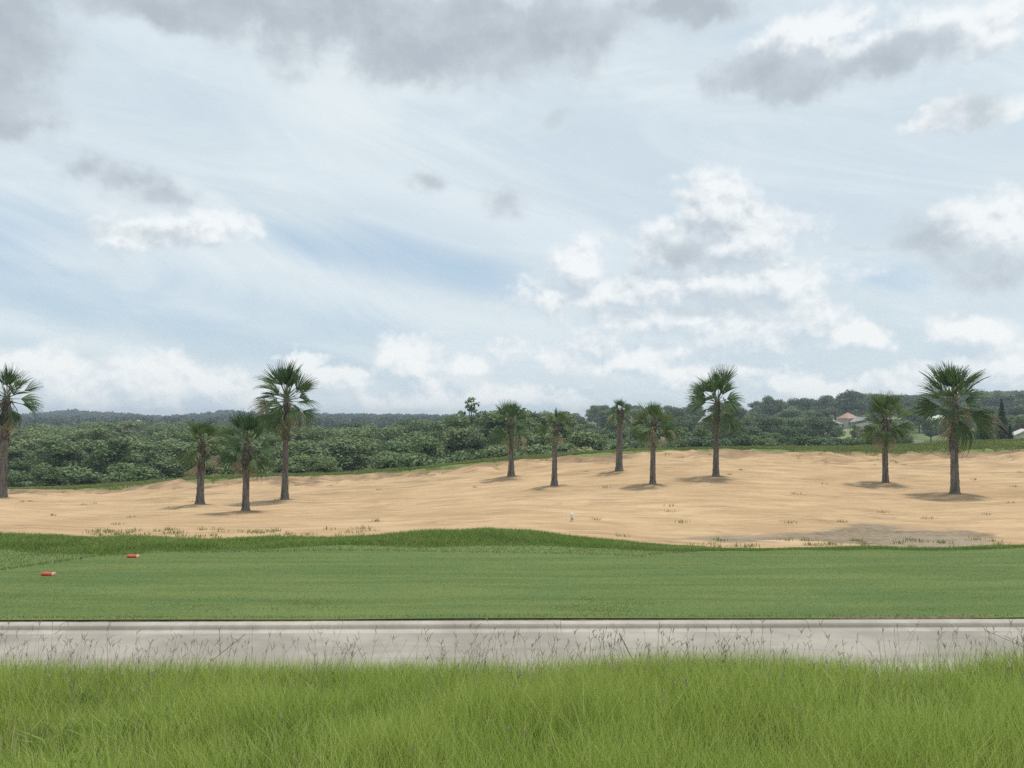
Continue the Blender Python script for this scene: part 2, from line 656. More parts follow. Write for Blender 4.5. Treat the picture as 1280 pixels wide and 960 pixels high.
def f_roof(cola, colb):
    def fn(g, b, pos):
        w = g.new('ShaderNodeTexWave', wave_type='BANDS', bands_direction='Z')
        g.link(pos, w.inputs['Vector'])
        w.inputs['Scale'].default_value = 1.6
        w.inputs['Distortion'].default_value = 1.0
        n = g.noise(pos, 1.0, 4, 0.6)
        c = g.mix(n.ss(0.3, 0.7), cola, colb)
        c = g.mix(S(g.nt, w.outputs['Fac']) * 0.25, c, tuple(x * 0.6 for x in cola))
        g.link(c, b.inputs['Base Color'])
    return fn


M = {}
M['sand'] = material('sand', f_sand, 0.95, 0.1)
M['lawn'] = material('lawn', f_lawn, 0.8, 0.2)
M['rough'] = material('rough_ground', f_rough, 0.9, 0.1)
M['crest'] = m_plain('crest_turf', (0.125, 0.160, 0.055), 0.9, 0.1, 0.3, 0.8)
M['far'] = material('far_ground', f_far, 0.9, 0.1)
M['concrete'] = material('concrete', f_concrete, 0.85, 0.25)
M['kerb'] = material('kerb_concrete', f_kerb, 0.85, 0.25)
M['soil'] = m_plain('soil', (0.13, 0.104, 0.068), 0.95, 0.1, 0.4, 12)
M['bark'] = material('palm_bark', f_bark, 0.9, 0.15)
M['boots'] = material('palm_boots', f_boots, 0.9, 0.15)
M['frond'] = m_foliage('palm_frond', (0.046, 0.098, 0.040), (0.092, 0.152, 0.056), 0.32)
M['frond_olive'] = m_foliage('palm_frond_olive', (0.068, 0.122, 0.044), (0.122, 0.180, 0.064), 0.32)
M['dead'] = m_foliage('dead_frond', (0.23, 0.212, 0.150), (0.42, 0.390, 0.285), 0.3)
M['stalk'] = m_plain('petiole', (0.11, 0.12, 0.055), 0.5, 0.4)
M['tree_bark'] = m_plain('tree_bark', (0.10, 0.085, 0.07), 0.9, 0.1, 0.4, 4)
M['olive'] = m_foliage('olive_leaves', (0.130, 0.190, 0.080), (0.235, 0.285, 0.125), 0.25)
M['mid'] = m_foliage('mid_leaves', (0.110, 0.172, 0.075), (0.195, 0.255, 0.110), 0.25)
M['dark'] = m_foliage('dark_leaves', (0.068, 0.112, 0.058), (0.135, 0.185, 0.088), 0.2)
M['conifer'] = m_foliage('conifer_leaves', (0.018, 0.046, 0.032), (0.034, 0.068, 0.042), 0.15)
M['far_leaves'] = m_foliage('far_leaves', (0.034, 0.062, 0.038), (0.060, 0.095, 0.052), 0.15)
M['tall_grass'] = m_blade('tall_grass', [(0.18, 0.29, 0.040), (0.29, 0.42, 0.066), (0.41, 0.53, 0.110), (0.62, 0.62, 0.28)], (0.49, 0.56, 0.145), 0.45, 0.9, 1.0, 0.38)
M['straw'] = m_blade('straw', [(0.36, 0.33, 0.16), (0.50, 0.45, 0.24), (0.58, 0.54, 0.32)], (0.55, 0.50, 0.28), 0.3)
M['lawn_blade'] = m_blade('lawn_blade', [(0.092, 0.148, 0.035), (0.106, 0.162, 0.040), (0.130, 0.178, 0.050)], (0.180, 0.208, 0.066), 0.3, 1.1, 12.0, 0.95)
M['rough_blade'] = m_blade('rough_blade', [(0.130, 0.225, 0.048), (0.18, 0.290, 0.066), (0.25, 0.325, 0.092)], (0.28, 0.335, 0.110), 0.3, 0.8)
M['fringe_blade'] = m_blade('fringe_blade', [(0.135, 0.180, 0.058), (0.185, 0.235, 0.078), (0.25, 0.26, 0.11)], (0.255, 0.275, 0.115), 0.25, 0.3)
M['seed'] = m_plain('seed_stalk', (0.28, 0.255, 0.175), 0.8, 0.1, 0.4, 30)
M['red'] = m_plain('red_plastic', (0.42, 0.055, 0.030), 0.4, 0.4, 0.15, 20)
M['pale_red'] = m_plain('pale_end', (0.62, 0.40, 0.33), 0.5, 0.4, 0.15, 20)  # paler tone for one end of the tee marker
M['steel'] = m_plain('steel', (0.35, 0.35, 0.36), 0.4, 0.5)
M['white'] = m_plain('white_paint', (0.60, 0.58, 0.55), 0.6, 0.3, 0.06)
M['cream'] = m_plain('cream_stucco', (0.48, 0.43, 0.36), 0.85, 0.2, 0.08)
M['dark_hole'] = m_plain('dark_plate', (0.12, 0.09, 0.07), 0.7, 0.2)
M['glass'] = m_plain('window_glass', (0.05, 0.06, 0.07), 0.12, 0.5, 0.05)
M['tile'] = material('terracotta_tile', f_roof((0.34, 0.19, 0.14), (0.46, 0.28, 0.22)), 0.85, 0.2)
M['slate'] = material('grey_shingle', f_roof((0.22, 0.23, 0.24), (0.34, 0.34, 0.35)), 0.85, 0.2)
M['pale_roof'] = material('pale_shingle', f_roof((0.44, 0.42, 0.39), (0.56, 0.53, 0.50)), 0.8, 0.2)

# ------------------------------------------------------------------ terrain
I = np.interp
ROAD_TILT = 0.012             # the path runs very slightly away to the right
PATH_NEAR, PATH_FAR, KERB_W = 6.95, 9.42, 0.15
LAWN0 = PATH_FAR + 0.10 + KERB_W + 0.015

U = np.concatenate([np.linspace(-2.2, -0.82, 40)[:-1], np.linspace(-0.82, 0.82, 760), np.linspace(0.82, 2.2, 40)[1:]])
PX = 640 + F * U
LAWN_EDGE = ([-400, 0, 60, 130, 200, 440, 700, 800, 900, 1000, 1200, 1280, 1700], [686, 687, 691, 694, 688, 681, 683, 685, 686, 685, 685, 682, 682])
ROUGH_TOP = ([-400, 0, 200, 380, 480, 560, 610, 680, 800, 850, 900, 1000, 1060, 1230, 1280, 1700],
             [664, 665, 668, 670, 666, 660.5, 657, 661, 675, 679, 681.5, 681, 682.5, 682.5, 681, 680])
SAND_NEAR = ([-400, 0, 300, 500, 640, 800, 900, 1060, 1200, 1280, 1700], [660, 661, 663, 662, 655, 665, 668, 669, 668, 666, 664])
CREST_LOW = ([-400, 0, 100, 150, 245, 300, 440, 520, 600, 700, 800, 900, 1000, 1100, 1200, 1280, 1700],
             [612, 614, 614, 611, 602, 600, 595.5, 589, 581, 573, 565, 563, 566, 567.5, 565, 563, 560])
CREST_TOP = ([-400, 0, 40, 150, 245, 420, 520, 600, 700, 800, 900, 1000, 1100, 1200, 1280, 1700],
             [612, 612, 611, 604.5, 595.5, 590.5, 584.5, 574, 566, 560.5, 558.5, 557, 556, 550.5, 547.5, 545])
DIP = ([-400, 0, 150, 300, 650, 900, 1200, 1700], [0.1, 0.1, 0.3, 0.42, 0.42, 0.35, 0.5, 0.4])
Y_TOP = 46.0

YG = np.concatenate([np.arange(LAWN0 - 0.6, 20, 0.1), np.arange(20, 43, 0.2), np.arange(43, 58.01, 0.1)])
LZ = 0.100

EDGE_Y = (EYE - LZ) / (-slope(I(PX, *LAWN_EDGE)))
ROUGH_Y = EDGE_Y + 1.7
SAND_Y = ROUGH_Y + I(PX, [700, 860], [1.5, 0.35])


def build_terrain():
    Z = np.zeros((len(U), len(YG)))
    for i, px in enumerate(PX):
        ye, yc, yr = EDGE_Y[i], ROUGH_Y[i], SAND_Y[i]
        zc = EYE + slope(I(px, *ROUGH_TOP)) * yc - 0.10
        zr = zc - I(px, [700, 860], [0.36, 0.10])
        zn = EYE + slope(I(px, *SAND_NEAR)) * 20.5
        zl = EYE + slope(I(px, *CREST_LOW)) * Y_TOP
        zt = EYE + slope(I(px, *CREST_TOP)) * 50.0 - 0.14
        z = I(YG, [8, LAWN0, ye - 0.5, ye, yc, yr, 20.5, Y_TOP - 0.5, Y_TOP, Y_TOP + 0.25, 50, 51.5, 58],
              [LZ, LZ, LZ, LZ - 0.01, zc, zr, zn, zl - 0.02, zl, zl + 0.12, zt, zt - 0.02, zt - 1.6])
        t = np.clip((YG - 20.5) / (Y_TOP - 20.5), 0, 1)
        Z[i] = z - I(px, *DIP) * np.sin(math.pi * t) ** 1.0
    k = np.array([1, 4, 6, 4, 1]) / 16.0
    Zs = Z.copy()
    for _ in range(3):
        p = np.pad(Zs, ((0, 0), (2, 2)), 'edge')
        Zs = sum(k[j] * p[:, j:j + Z.shape[1]] for j in range(5))
    for _ in range(4):
        p = np.pad(Zs, ((2, 2), (0, 0)), 'edge')
        Zs = sum(k[j] * p[j:j + Z.shape[0], :] for j in range(5))
    return Zs


ZG = build_terrain()
XX, YY = U[:, None] * YG[None, :], np.broadcast_to(YG[None, :], ZG.shape)
sandw = np.clip((YY - SAND_Y[:, None]) / 1.2, 0, 1) * np.clip((Y_TOP - YY) / 0.5 + 0.5, 0, 1)
topw = np.clip((YY - 40.5) / 3.5, 0, 1) * sandw
ZG += sandw * (0.07 * fbm(XX * 0.16, YY * 0.16, 3, 11) + 0.03 * fbm(XX * 0.4, YY * 0.6, 3, 23)) + topw * 0.42 * fbm(XX * 0.55, YY * 0.8, 4, 31)
# shallow wheel ruts, curving along the slope
rut = np.abs(fbm(XX * 0.05 + 3, YY * 0.30 + 0.6 * fbm(XX * 0.06, YY * 0.06, 2, 77), 2, 41))
ZG -= sandw * 0.022 * np.clip(1 - rut / 0.03, 0, 1)
lawnw = np.clip((EDGE_Y[:, None] - YY) / 1.0, 0, 1)
ZG += lawnw * 0.035 * fbm(XX * 0.25, YY * 0.4, 2, 51) + (1 - lawnw) * (1 - sandw) * 0.06 * fbm(XX * 0.6, YY * 0.6, 3, 61)

FAR_Y = np.array([58, 75, 110, 200, 280, 350, 600, 1000, 1500, 2600.0])
FAR_PX = np.array([-2000, 500, 650, 800, 1000, 1180, 4000])
FAR_Z = np.array([  # rows: distance, columns: FAR_PX
    [0, 0, 0, 0, 0, 0, 0],
    [-6.2, -6.0, -6.0, -3.6, -3.0, -2.6, -2.6],
    [-8.5, -8.5, -8.0, -5.0, -3.6, -3.4, -3.4],
    [-9.0, -9.0, -8.0, -5.0, -4.4, -4.0, -4.0],
    [-9.5, -9.5, -7.0, -3.0, -2.2, -2.0, -2.0],
    [-10., -10., -6.0, 0.0, 1.0, 2.0, 2.0],
    [-9.0, -9.0, -6.0, 0.0, 4.0, 10.0, 10.0],
    [-1.0, -1.0, -2.0, 0.0, 6.0, 12.0, 12.0],
    [0.0, 0.0, 0.0, 2.0, 8.0, 12.0, 12.0],
    [0, 0, 0, 0, 0, 0, 0]], float)


def near_z(x, y):
    """bilinear look-up in the terrain grid (9 m to 58 m)"""
    x, y = np.asarray(x, float), np.asarray(y, float)
    u = np.clip(x / y, U[0], U[-1] - 1e-6)
    yy = np.clip(y, YG[0], YG[-1] - 1e-6)
    iu = np.clip(np.searchsorted(U, u, 'right') - 1, 0, len(U) - 2)
    iy = np.clip(np.searchsorted(YG, yy, 'right') - 1, 0, len(YG) - 2)
    fu = (u - U[iu]) / (U[iu + 1] - U[iu])
    fy = (yy - YG[iy]) / (YG[iy + 1] - YG[iy])
    return (ZG[iu, iy] * (1 - fu) + ZG[iu + 1, iy] * fu) * (1 - fy) + (ZG[iu, iy + 1] * (1 - fu) + ZG[iu + 1, iy + 1] * fu) * fy


def far_z(x, y):
    x, y = np.asarray(x, float), np.asarray(y, float)
    px = np.clip(640 + F * x / np.maximum(y, 1), FAR_PX[0], FAR_PX[-1])
    ly = np.clip(y, 58, 2600)
    i = np.clip(np.searchsorted(FAR_PX, px, 'right') - 1, 0, len(FAR_PX) - 2)
    j = np.clip(np.searchsorted(FAR_Y, ly, 'right') - 1, 0, len(FAR_Y) - 2)
    fx = (px - FAR_PX[i]) / (FAR_PX[i + 1] - FAR_PX[i])
    fy = (ly - FAR_Y[j]) / (FAR_Y[j + 1] - FAR_Y[j])
    z = (FAR_Z[j, i] * (1 - fx) + FAR_Z[j, i + 1] * fx) * (1 - fy) + (FAR_Z[j + 1, i] * (1 - fx) + FAR_Z[j + 1, i + 1] * fx) * fy
    w = np.clip((ly - 58) / 17.0, 0, 1)
    edge = near_z(np.clip(x / np.maximum(y, 1), -2.2, 2.2) * 57.99, np.full_like(x * y, 57.99))
    return z * w + edge * (1 - w) if z.ndim else float(z * w + edge * (1 - w))


def gz(x, y):
    return float(near_z(x, y)) if y < 58 else float(far_z(np.array(x), np.array(y)))


def verge_z(x, y):
    x, y = np.asarray(x, float), np.asarray(y, float)
    s = np.clip((PATH_NEAR + ROAD_TILT * x - y) / PATH_NEAR, 0, 3)
    q = np.clip(s * PATH_NEAR / 0.75, 0, 1)
    return 0.03 + 0.37 * (q * q * (3 - 2 * q)) + 0.50 * s + 0.05 * fbm(x * 0.5, y * 0.5, 3, 5) * q


def strip(name, y0, y1, n, mat, attrs=None, power=1.0):
    """a sheet between two distances (given per column of U)"""
    t = np.linspace(0, 1, n)[None, :] ** power
    yy = np.asarray(y0)[:, None] * (1 - t) + np.asarray(y1)[:, None] * t if np.ndim(y0) else y0 + (y1 - y0) * np.broadcast_to(t, (len(U), n))
    xx = U[:, None] * yy
    zz = near_z(xx, yy)
    v = np.stack([xx, yy, zz], -1).reshape(-1, 3)
    f = grid_faces(len(U), n)[:, ::-1]
    me = np_mesh(name, v, [f], {k: fn(xx, yy).ravel() for k, fn in (attrs or {}).items()})
    o = link(name, me, mat, smooth=True)
    o['kind'] = 'structure'
    return o


# ------------------------------------------------------------------ palms are placed first, the sand around them depends on it
# px, base py, heart py, top py, half width px, boots py (top, bottom), base width px, mid width px, fronds, dead fronds, droop 0..1, material, lean px
PALMS = [
    (3, 624, 494, 458, 37, 504, 553, 15, 9.5, 26, 10, 0.75, 'frond', 'tall grey-trunked palm cut by the left edge, drooping tan skirt', 2),
    (250, 633, 551, 527, 29, 555, 588, 16, 9.5, 26, 8, 0.38, 'frond_olive', 'short palm with flat olive crown, left of the paired palms', 1),
    (307, 642, 553, 518, 31, 560, 592, 14, 9.5, 28, 12, 0.45, 'frond', 'short palm with pale tan skirt, standing lowest on the sand', 0),
    (356, 627, 495, 453, 37, 512, 553, 15, 8, 32, 13, 0.75, 'frond', 'tall slim palm with shaggy drooping crown beside two short palms', 1),
    (639, 598, 528, 503, 23, 530, 546, 13, 7.5, 22, 6, 0.42, 'frond', 'small palm with spiky crown on a low sand mound', 0),
    (693, 610, 530, 513, 17, 531, 545, 13.5, 7, 19, 4, 0.42, 'frond_olive', 'thin palm with small pale ragged crown, thick flared base', 2),
    (774, 591, 513, 499, 14.5, 514, 527, 13.5, 9, 15, 5, 0.4, 'frond', 'stout palm with a tiny tufted crown high on the sand slope', 2),
    (816, 608, 528, 502, 26, 531, 548, 11.5, 7.5, 24, 9, 0.42, 'frond_olive', 'palm with olive crown and orange-tan dead fronds sticking out', 2),
    (895, 598, 499, 459, 35, 504, 529, 12.5, 7.5, 23, 6, 0.6, 'frond', 'tall palm with open spiky crown above a dark red-brown neck', 3),
    (1107, 606, 524, 491, 29, 527, 549, 11.5, 8, 27, 10, 0.45, 'frond_olive', 'mid-sized palm with olive crown and golden skirt before the houses', 1),
    (1194, 620, 501, 447, 47, 507, 566, 16, 10.5, 25, 9, 0.52, 'frond', 'largest palm with wide star-shaped crown near the right edge', 0),
]
PALM_SHORT = ['left-edge palm', 'flat olive palm', 'tan-skirted short palm', 'shaggy tall palm', 'mound palm', 'thin ragged palm', 'stout tufted palm',
              'orange-skirted palm', 'red-necked palm', 'golden-skirted palm', 'largest palm']


def palm_hit(px, py):
    """walk along the sight line until it meets the sand"""
    ys = np.arange(19, 46, 0.02)
    s = float(slope(py))
    k = (px - 640) / F / (CP - SP * (480 - py) / F)
    d = EYE + s * ys - near_z(k * ys, ys)
    hit = np.argmax(d < 0)
    Y = ys[hit] if (d < 0).any() else 40.0
    return k * Y, Y


PALM_XY = [palm_hit(p[0], p[1]) for p in PALMS]
for (x, y) in PALM_XY:   # each palm stands on a little heap of sand
    d2 = ((XX - x) ** 2 + (YY - y) ** 2)
    ZG += sandw * 0.16 * np.exp(-d2 / (2 * 0.75 ** 2)) - sandw * 0.05 * np.exp(-d2 / (2 * 1.8 ** 2))


def a_mud(x, y):
    """the dried puddle in the lowest part of the sand, 1 inside its outline"""
    z = near_z(x, y)
    px = 640 + F * x / y + 60 * fbm(x * 0.5, y * 0.8, 3, 301)
    sl_ = (z - EYE) / y
    v = (CP * sl_ - SP) / (CP + SP * sl_)
    py = 480 - F * v + 9 * fbm(x * 0.9, y * 1.3, 4, 305)
    top = I(px, [840, 870, 950, 1000, 1040, 1080, 1150, 1200, 1240, 1270], [679, 675, 668, 664, 660, 656, 661, 666, 674, 681])
    bot = I(px, [840, 870, 950, 990, 1030, 1080, 1150, 1200, 1240, 1270], [679, 679, 676, 675, 680, 688, 688, 686, 683, 681])
    return np.clip(np.minimum(py - top, bot - py) / 11.0 + 0.42, 0, 1) * ((px > 830) & (px < 1280) & (y < 30))


def a_litter_shade(x, y):
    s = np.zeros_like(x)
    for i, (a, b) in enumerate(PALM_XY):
        s = np.maximum(s, np.exp(-(((x - a - 0.3 * (i % 3 - 1)) / 0.8) ** 2 + ((y - b) / 0.6) ** 2)) * 0.6)  # brown litter round each palm, part of its shadow painted in with it
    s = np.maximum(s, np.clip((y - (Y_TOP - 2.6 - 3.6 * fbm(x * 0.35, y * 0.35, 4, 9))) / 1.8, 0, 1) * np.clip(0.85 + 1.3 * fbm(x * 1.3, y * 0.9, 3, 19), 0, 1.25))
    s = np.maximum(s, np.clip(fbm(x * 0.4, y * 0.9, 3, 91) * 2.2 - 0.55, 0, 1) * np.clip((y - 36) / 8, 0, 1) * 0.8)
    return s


def a_collar(x, y):
    px = 640 + F * x / y
    py = I(px, [-300, 0, 60, 130, 200, 300, 500, 700, 800, 860, 2000], [735, 714, 706, 697, 691, 690, 690, 693, 697, 690, 560])
    yl = (EYE - LZ) / (-slope(py))
    return np.clip((y - yl) / 0.12, 0, 1) * np.clip(0.9 - 0.0 * y, 0, 1)


# lawn, rough bank, sand, grass crest
lawn_y0 = np.minimum(LAWN0 / (1 - ROAD_TILT * U), EDGE_Y - 1)
lawn_o = strip('lawn', lawn_y0, EDGE_Y, 46, M['lawn'], {'collar': a_collar})
strip('rough_bank', EDGE_Y, SAND_Y, 30, M['rough'])
strip('sand', SAND_Y, np.full(len(U), Y_TOP), 300, M['sand'], {'mud': a_mud, 'litter_shade': a_litter_shade})
strip('crest_bank', np.full(len(U), Y_TOP), np.full(len(U), 58.0), 90, M['crest'])


def far_ground():
    ys = 58 * (2600 / 58) ** np.linspace(0, 1, 90)
    xx = U[:, None] * ys[None, :]
    yy = np.broadcast_to(ys[None, :], xx.shape)
    zz = far_z(xx, yy)
    zz[:, 0] = ZG[:, -1]
    v = np.stack([xx, yy, zz], -1).reshape(-1, 3)
    o = link('ground', np_mesh('ground', v, [grid_faces(len(U), len(ys))[:, ::-1]]), M['far'], smooth=True)
    o['kind'] = 'structure'


far_ground()


def verge_and_path():
    # verge the camera stands on
    xs = np.linspace(-40, 40, 240)
    t = 1 - (1 - np.linspace(0, 1, 120)) ** 2.2
    yn = PATH_NEAR + ROAD_TILT * xs
    yy = (-30 * (1 - t[None, :]) + yn[:, None] * t[None, :])
    xx = np.broadcast_to(xs[:, None], yy.shape)
    v = np.stack([xx, yy, verge_z(xx, yy)], -1).reshape(-1, 3)
    o = link('verge', np_mesh('verge', v, [grid_faces(len(xs), len(t))[:, ::-1]]), M['rough'], smooth=True)
    o['kind'] = 'structure'
    # concrete path in slabs with thin joints
    b = MB()
    w = 4.5
    for i in range(-9, 9):
        x0, x1 = i * w + 1.3, (i + 1) * w + 1.3 - 0.012
        y0a, y0b = PATH_NEAR - 0.02 + ROAD_TILT * x0, PATH_NEAR - 0.02 + ROAD_TILT * x1
        y1a, y1b = PATH_FAR + ROAD_TILT * x0, PATH_FAR + ROAD_TILT * x1
        b.add([(x0, y0a, -.12), (x1, y0b, -.12), (x1, y1b, -.12), (x0, y1a, -.12), (x0, y0a, .012), (x1, y0b, .012), (x1, y1b, 0), (x0, y1a, 0)],
              [(0, 3, 2, 1), (4, 5, 6, 7), (0, 1, 5, 4), (1, 2, 6, 5), (2, 3, 7, 6), (3, 0, 4, 7)])
    b.build('path', M['concrete'])['kind'] = 'structure'
    # kerb: rounded section with a small gutter lip, in lengths
    prof = [(-0.10, -0.10), (-0.10, -0.012), (-0.05, 0.004), (-0.012, 0.010), (0.0, 0.018), (0.012, 0.050), (0.022, 0.066), (0.045, 0.075), (0.07, 0.078), (0.145, 0.078), (0.15, 0.073), (0.15, -0.10)]
    b = MB()
    L = 3.05
    r = random.Random(3)
    for i in range(-13, 14):
        x0, x1 = i * L + 0.6, (i + 1) * L + 0.6 - 0.004
        dz = r.uniform(-0.004, 0.004)
        vs = []
        for x in (x0, x1):
            for (dy, z) in prof:
                vs.append((x, PATH_FAR + 0.10 + ROAD_TILT * x + dy - 0.0, z + dz))
        n = len(prof)
        fs = [(k, k + n, (k + 1) % n + n, (k + 1) % n) for k in range(n)]
        fs += [tuple(range(n)), tuple(range(2 * n - 1, n - 1, -1))]
        b.add(vs, fs)
    b.build('kerb', M['kerb'])['kind'] = 'structure'
    # dark cut edge of the turf behind the kerb
    xs = np.linspace(-20.5, 20.5, 900)
    yk = LAWN0 + ROAD_TILT * xs
    rows = []
    for (dy, zf) in ((-0.013, 0.02), (-0.012, 0.064), (-0.006, 0.080), (0.01, 0.090), (0.05, LZ - 0.008)):
        n = fbm(xs * 3.0, xs * 0 + dy * 30, 3, 13)
        rows.append(np.stack([xs, yk + dy + 0.004 * n, zf + 0.008 * fbm(xs * 1.3, xs * 0 + 7, 3, 15)], -1))
    v = np.stack(rows, 1).reshape(-1, 3)
    o = link('soil_edge', np_mesh('soil_edge', v, [grid_faces(len(xs), 5)[:, ::-1]]), M['soil'], smooth=True)
    o['kind'] = 'structure'


verge_and_path()


# ------------------------------------------------------------------ grass
def blades(name, P, h, w, lean, mat, label, cat, bend=0.5):
    """one object of many single blades: P (n,3) feet, h heights, w widths"""
    n = len(P)
    a = rng.uniform(0, 2 * math.pi, n)
    side = np.stack([np.cos(a), np.sin(a), np.zeros(n)], -1)
    ld = rng.uniform(0, 2 * math.pi, n)
    L = rng.uniform(0.05, lean, n)
    ln = np.stack([np.cos(ld) * L, np.sin(ld) * L, np.zeros(n)], -1)
    up = np.array([0, 0, 1.0])
    m = P + (up * 0.55 + ln * 0.30) * h[:, None]
    tp = P + (up * (1.0 - 0.35 * L[:, None] * bend) + ln * 1.0) * h[:, None]
    w2 = w[:, None] * 0.5
    V = np.stack([P - side * w2, P + side * w2, m - side * w2 * 0.8, m + side * w2 * 0.8, tp], 1).reshape(-1, 3)
    i = np.arange(n) * 5
    q = np.stack([i, i + 1, i + 3, i + 2], -1)
    t = np.stack([i + 2, i + 3, i + 4], -1)
    rnd = np.repeat(rng.random(n), 5)
    tt = np.tile(np.array([0, 0, .6, .6, 1.0]), n)
    o = link(name, np_mesh(name, V, [q, t], {'rnd': rnd, 'tt': tt}), mat)
    tag(o, label, cat, kind='stuff')
    return o


def tall_grass():
    n = 310000

    y = rng.uniform(3.0, PATH_NEAR - 0.02, n)
    x = rng.uniform(-1, 1, n) * (y * 0.78 + 1.2)
    n2 = 60000
    y2 = rng.uniform(-4, PATH_NEAR, n2)
    x2 = rng.uniform(-14, 14, n2)
    y = np.concatenate([y, y2]) + 0
    x = np.concatenate([x, x2])
    y = np.minimum(y, 99) + ROAD_TILT * x * (y > PATH_NEAR - 1.5)
    far_edge = PATH_NEAR + ROAD_TILT * x + 0.05 * fbm(x * 1.1, x * 0, 3, 3) - 0.03
    keep = (y < far_edge) & (np.hypot(x, y) > 0.6)
    dens = fbm(x * 0.9, y * 0.9, 4, 19)
    keep &= rng.random(len(x)) < np.clip(0.88 + dens * 1.7, 0.15, 1)
    x, y = x[keep], y[keep]
    hn = fbm(x * 0.7, y * 0.7, 3, 29)
    h = (0.17 + 0.16 * rng.random(len(x)) ** 1.3) * (1.0 + 1.05 * hn * np.clip((6.2 - y) / 0.8, 0.25, 1)) * np.clip((far_edge[keep] - y) / 0.6 * 0.5 + 0.5, 0.5, 1.0)
    h *= 1 + 0.25 * np.clip((x - 2.6) / 1.5, 0, 1)
    w = rng.uniform(0.0022, 0.0048, len(x))
    P = np.stack([x, y, verge_z(x, y) - 0.01], -1)
    blades('tall_grass', P, h, w, 0.55, M['tall_grass'], 'unmown bright green grass on the verge in front of the path', 'grass')
    # stalks that end in two or three thin drooping seed spikes
    b_pts, b_rad = [], []
    mb = MB()
    r = random.Random(11)
    for k in range(980):
        if k < 880:
            yy = r.uniform(5.3, 6.45)
        else:
            yy = r.uniform(4.0, 6.0)
        xx = r.uniform(-1, 1) * (yy * 0.72 + 0.6)
        if fbm(np.array(xx * 1.3), np.array(2.0), 3, 71) < -0.12 and r.random() < 0.7:
            continue
        z0 = float(verge_z(xx, yy))
        hh = r.triangular(0.26, 0.56, 0.36) if k < 880 else r.uniform(0.25, 0.40)
        hh *= 1.0 if yy > 5.5 else 0.9
        lx, ly = r.gauss(0, 0.09), r.gauss(0, 0.06)
        base = Vector((xx, yy, z0))
        top = base + Vector((lx, ly, hh))
        midp = base + Vector((lx * 0.3, ly * 0.3, hh * 0.55))
        mb.tube([base, midp, top], [0.0012, 0.0010, 0.0008], 4, False)
        sp = r.choice((1, 1, 2, 2, 3))
        for s in range(sp):
            d = Vector((r.gauss(0, 0.22) + (0.30 if s else -0.28) * (sp > 1), r.gauss(0, 0.25), 1.0)).normalized()
            ln = r.uniform(0.03, 0.075)
            mb.tube([top, top + d * ln * 0.5, top + d * ln + Vector((d.x * 0.02, 0, -0.01))], [0.0010, 0.0024, 0.0008], 4, False)
    o = mb.build('seed_stalks', M['seed'])
    tag(o, 'thin brown grass stalks with forked seed heads standing against the pale path', 'seed heads', kind='stuff')
    n = 5200
    y = rng.uniform(3.6, 6.6, n)
    x = rng.uniform(-1, 1, n) * (y * 0.75 + 1.0)
    blades('dry_grass', np.stack([x, y, verge_z(x, y)], -1), rng.uniform(0.14, 0.30, n), rng.uniform(0.0020, 0.0036, n), 0.8, M['straw'],
           'scattered dry straw-coloured blades among the green verge grass', 'dry grass')
    # a few flat broad-leaved weeds low in the grass
    n = 2600
    cx, cy = rng.uniform(-4.2, 4.2, 60), rng.uniform(4.2, 5.9, 60)
    idx = rng.integers(0, 60, n)
    x = cx[idx] + rng.normal(0, 0.09, n)
    y = cy[idx] + rng.normal(0, 0.09, n)
    P = np.stack([x, y, verge_z(x, y)], -1)
    blades('verge_weeds', P, rng.uniform(0.10, 0.24, n), rng.uniform(0.014, 0.026, n), 1.2, M['rough_blade'],
           'darker broad-leaved weeds low in the unmown verge grass', 'weeds')


def lawn_grass():
    n = 190000

    u = rng.uniform(-0.82, 0.82, n)
    ye = I(u, U, EDGE_Y)
    y0 = (LAWN0 + 0.03) / (1 - ROAD_TILT * u)
    t = rng.random(n) ** 0.9
    y = y0 + (ye - y0) * t
    x = u * y
    z = near_z(x, y)
    col = a_collar(x, y)
    h = rng.uniform(0.006, 0.013, n) + 0.016 * col
    edge_line = np.where((col > 0.05) & (col < 0.85), 1.0, 0.0)
    h = h + 0.03 * edge_line
    near = y < y0 + 0.12
    h = np.where(near, h * 2.6, h)
    tufts = np.clip(fbm(x * 0.8, y * 1.6, 3, 33) * 3.0 - 0.8, 0, 1) * np.clip((12 - y) / 2, 0, 1)
    h = h * (1 + tufts * 1.2)
    blades('lawn_grass', np.stack([x, y, z - 0.003], -1), h, rng.uniform(0.004, 0.007, n), 0.9, M['lawn_blade'],
           'short mown grass covering the tee between kerb and rough bank', 'grass')


def rough_grass():
    n = 190000
    u = rng.uniform(-0.85, 0.85, n)
    ye, ys = I(u, U, EDGE_Y), I(u, U, SAND_Y)
    t = rng.random(n)
    y = ye - 0.06 + (ys - ye + 0.10 + 0.25 * vnoise(u * 90, u * 0, 8)) * t
    x = u * y
    edge = np.minimum(1, t * 10)
    h = rng.uniform(0.04, 0.10, n) * edge * (1 + 0.8 * fbm(x * 0.8, y * 0.8, 3, 43)) + 0.03
    h *= I(640 + F * u, [780, 900], [1.0, 0.62])
    blades('rough_grass', np.stack([x, y, near_z(x, y) - 0.01], -1), h, rng.uniform(0.006, 0.012, n), 0.8, M['rough_blade'],
           'longer green grass on the low bank between lawn and sand', 'grass')


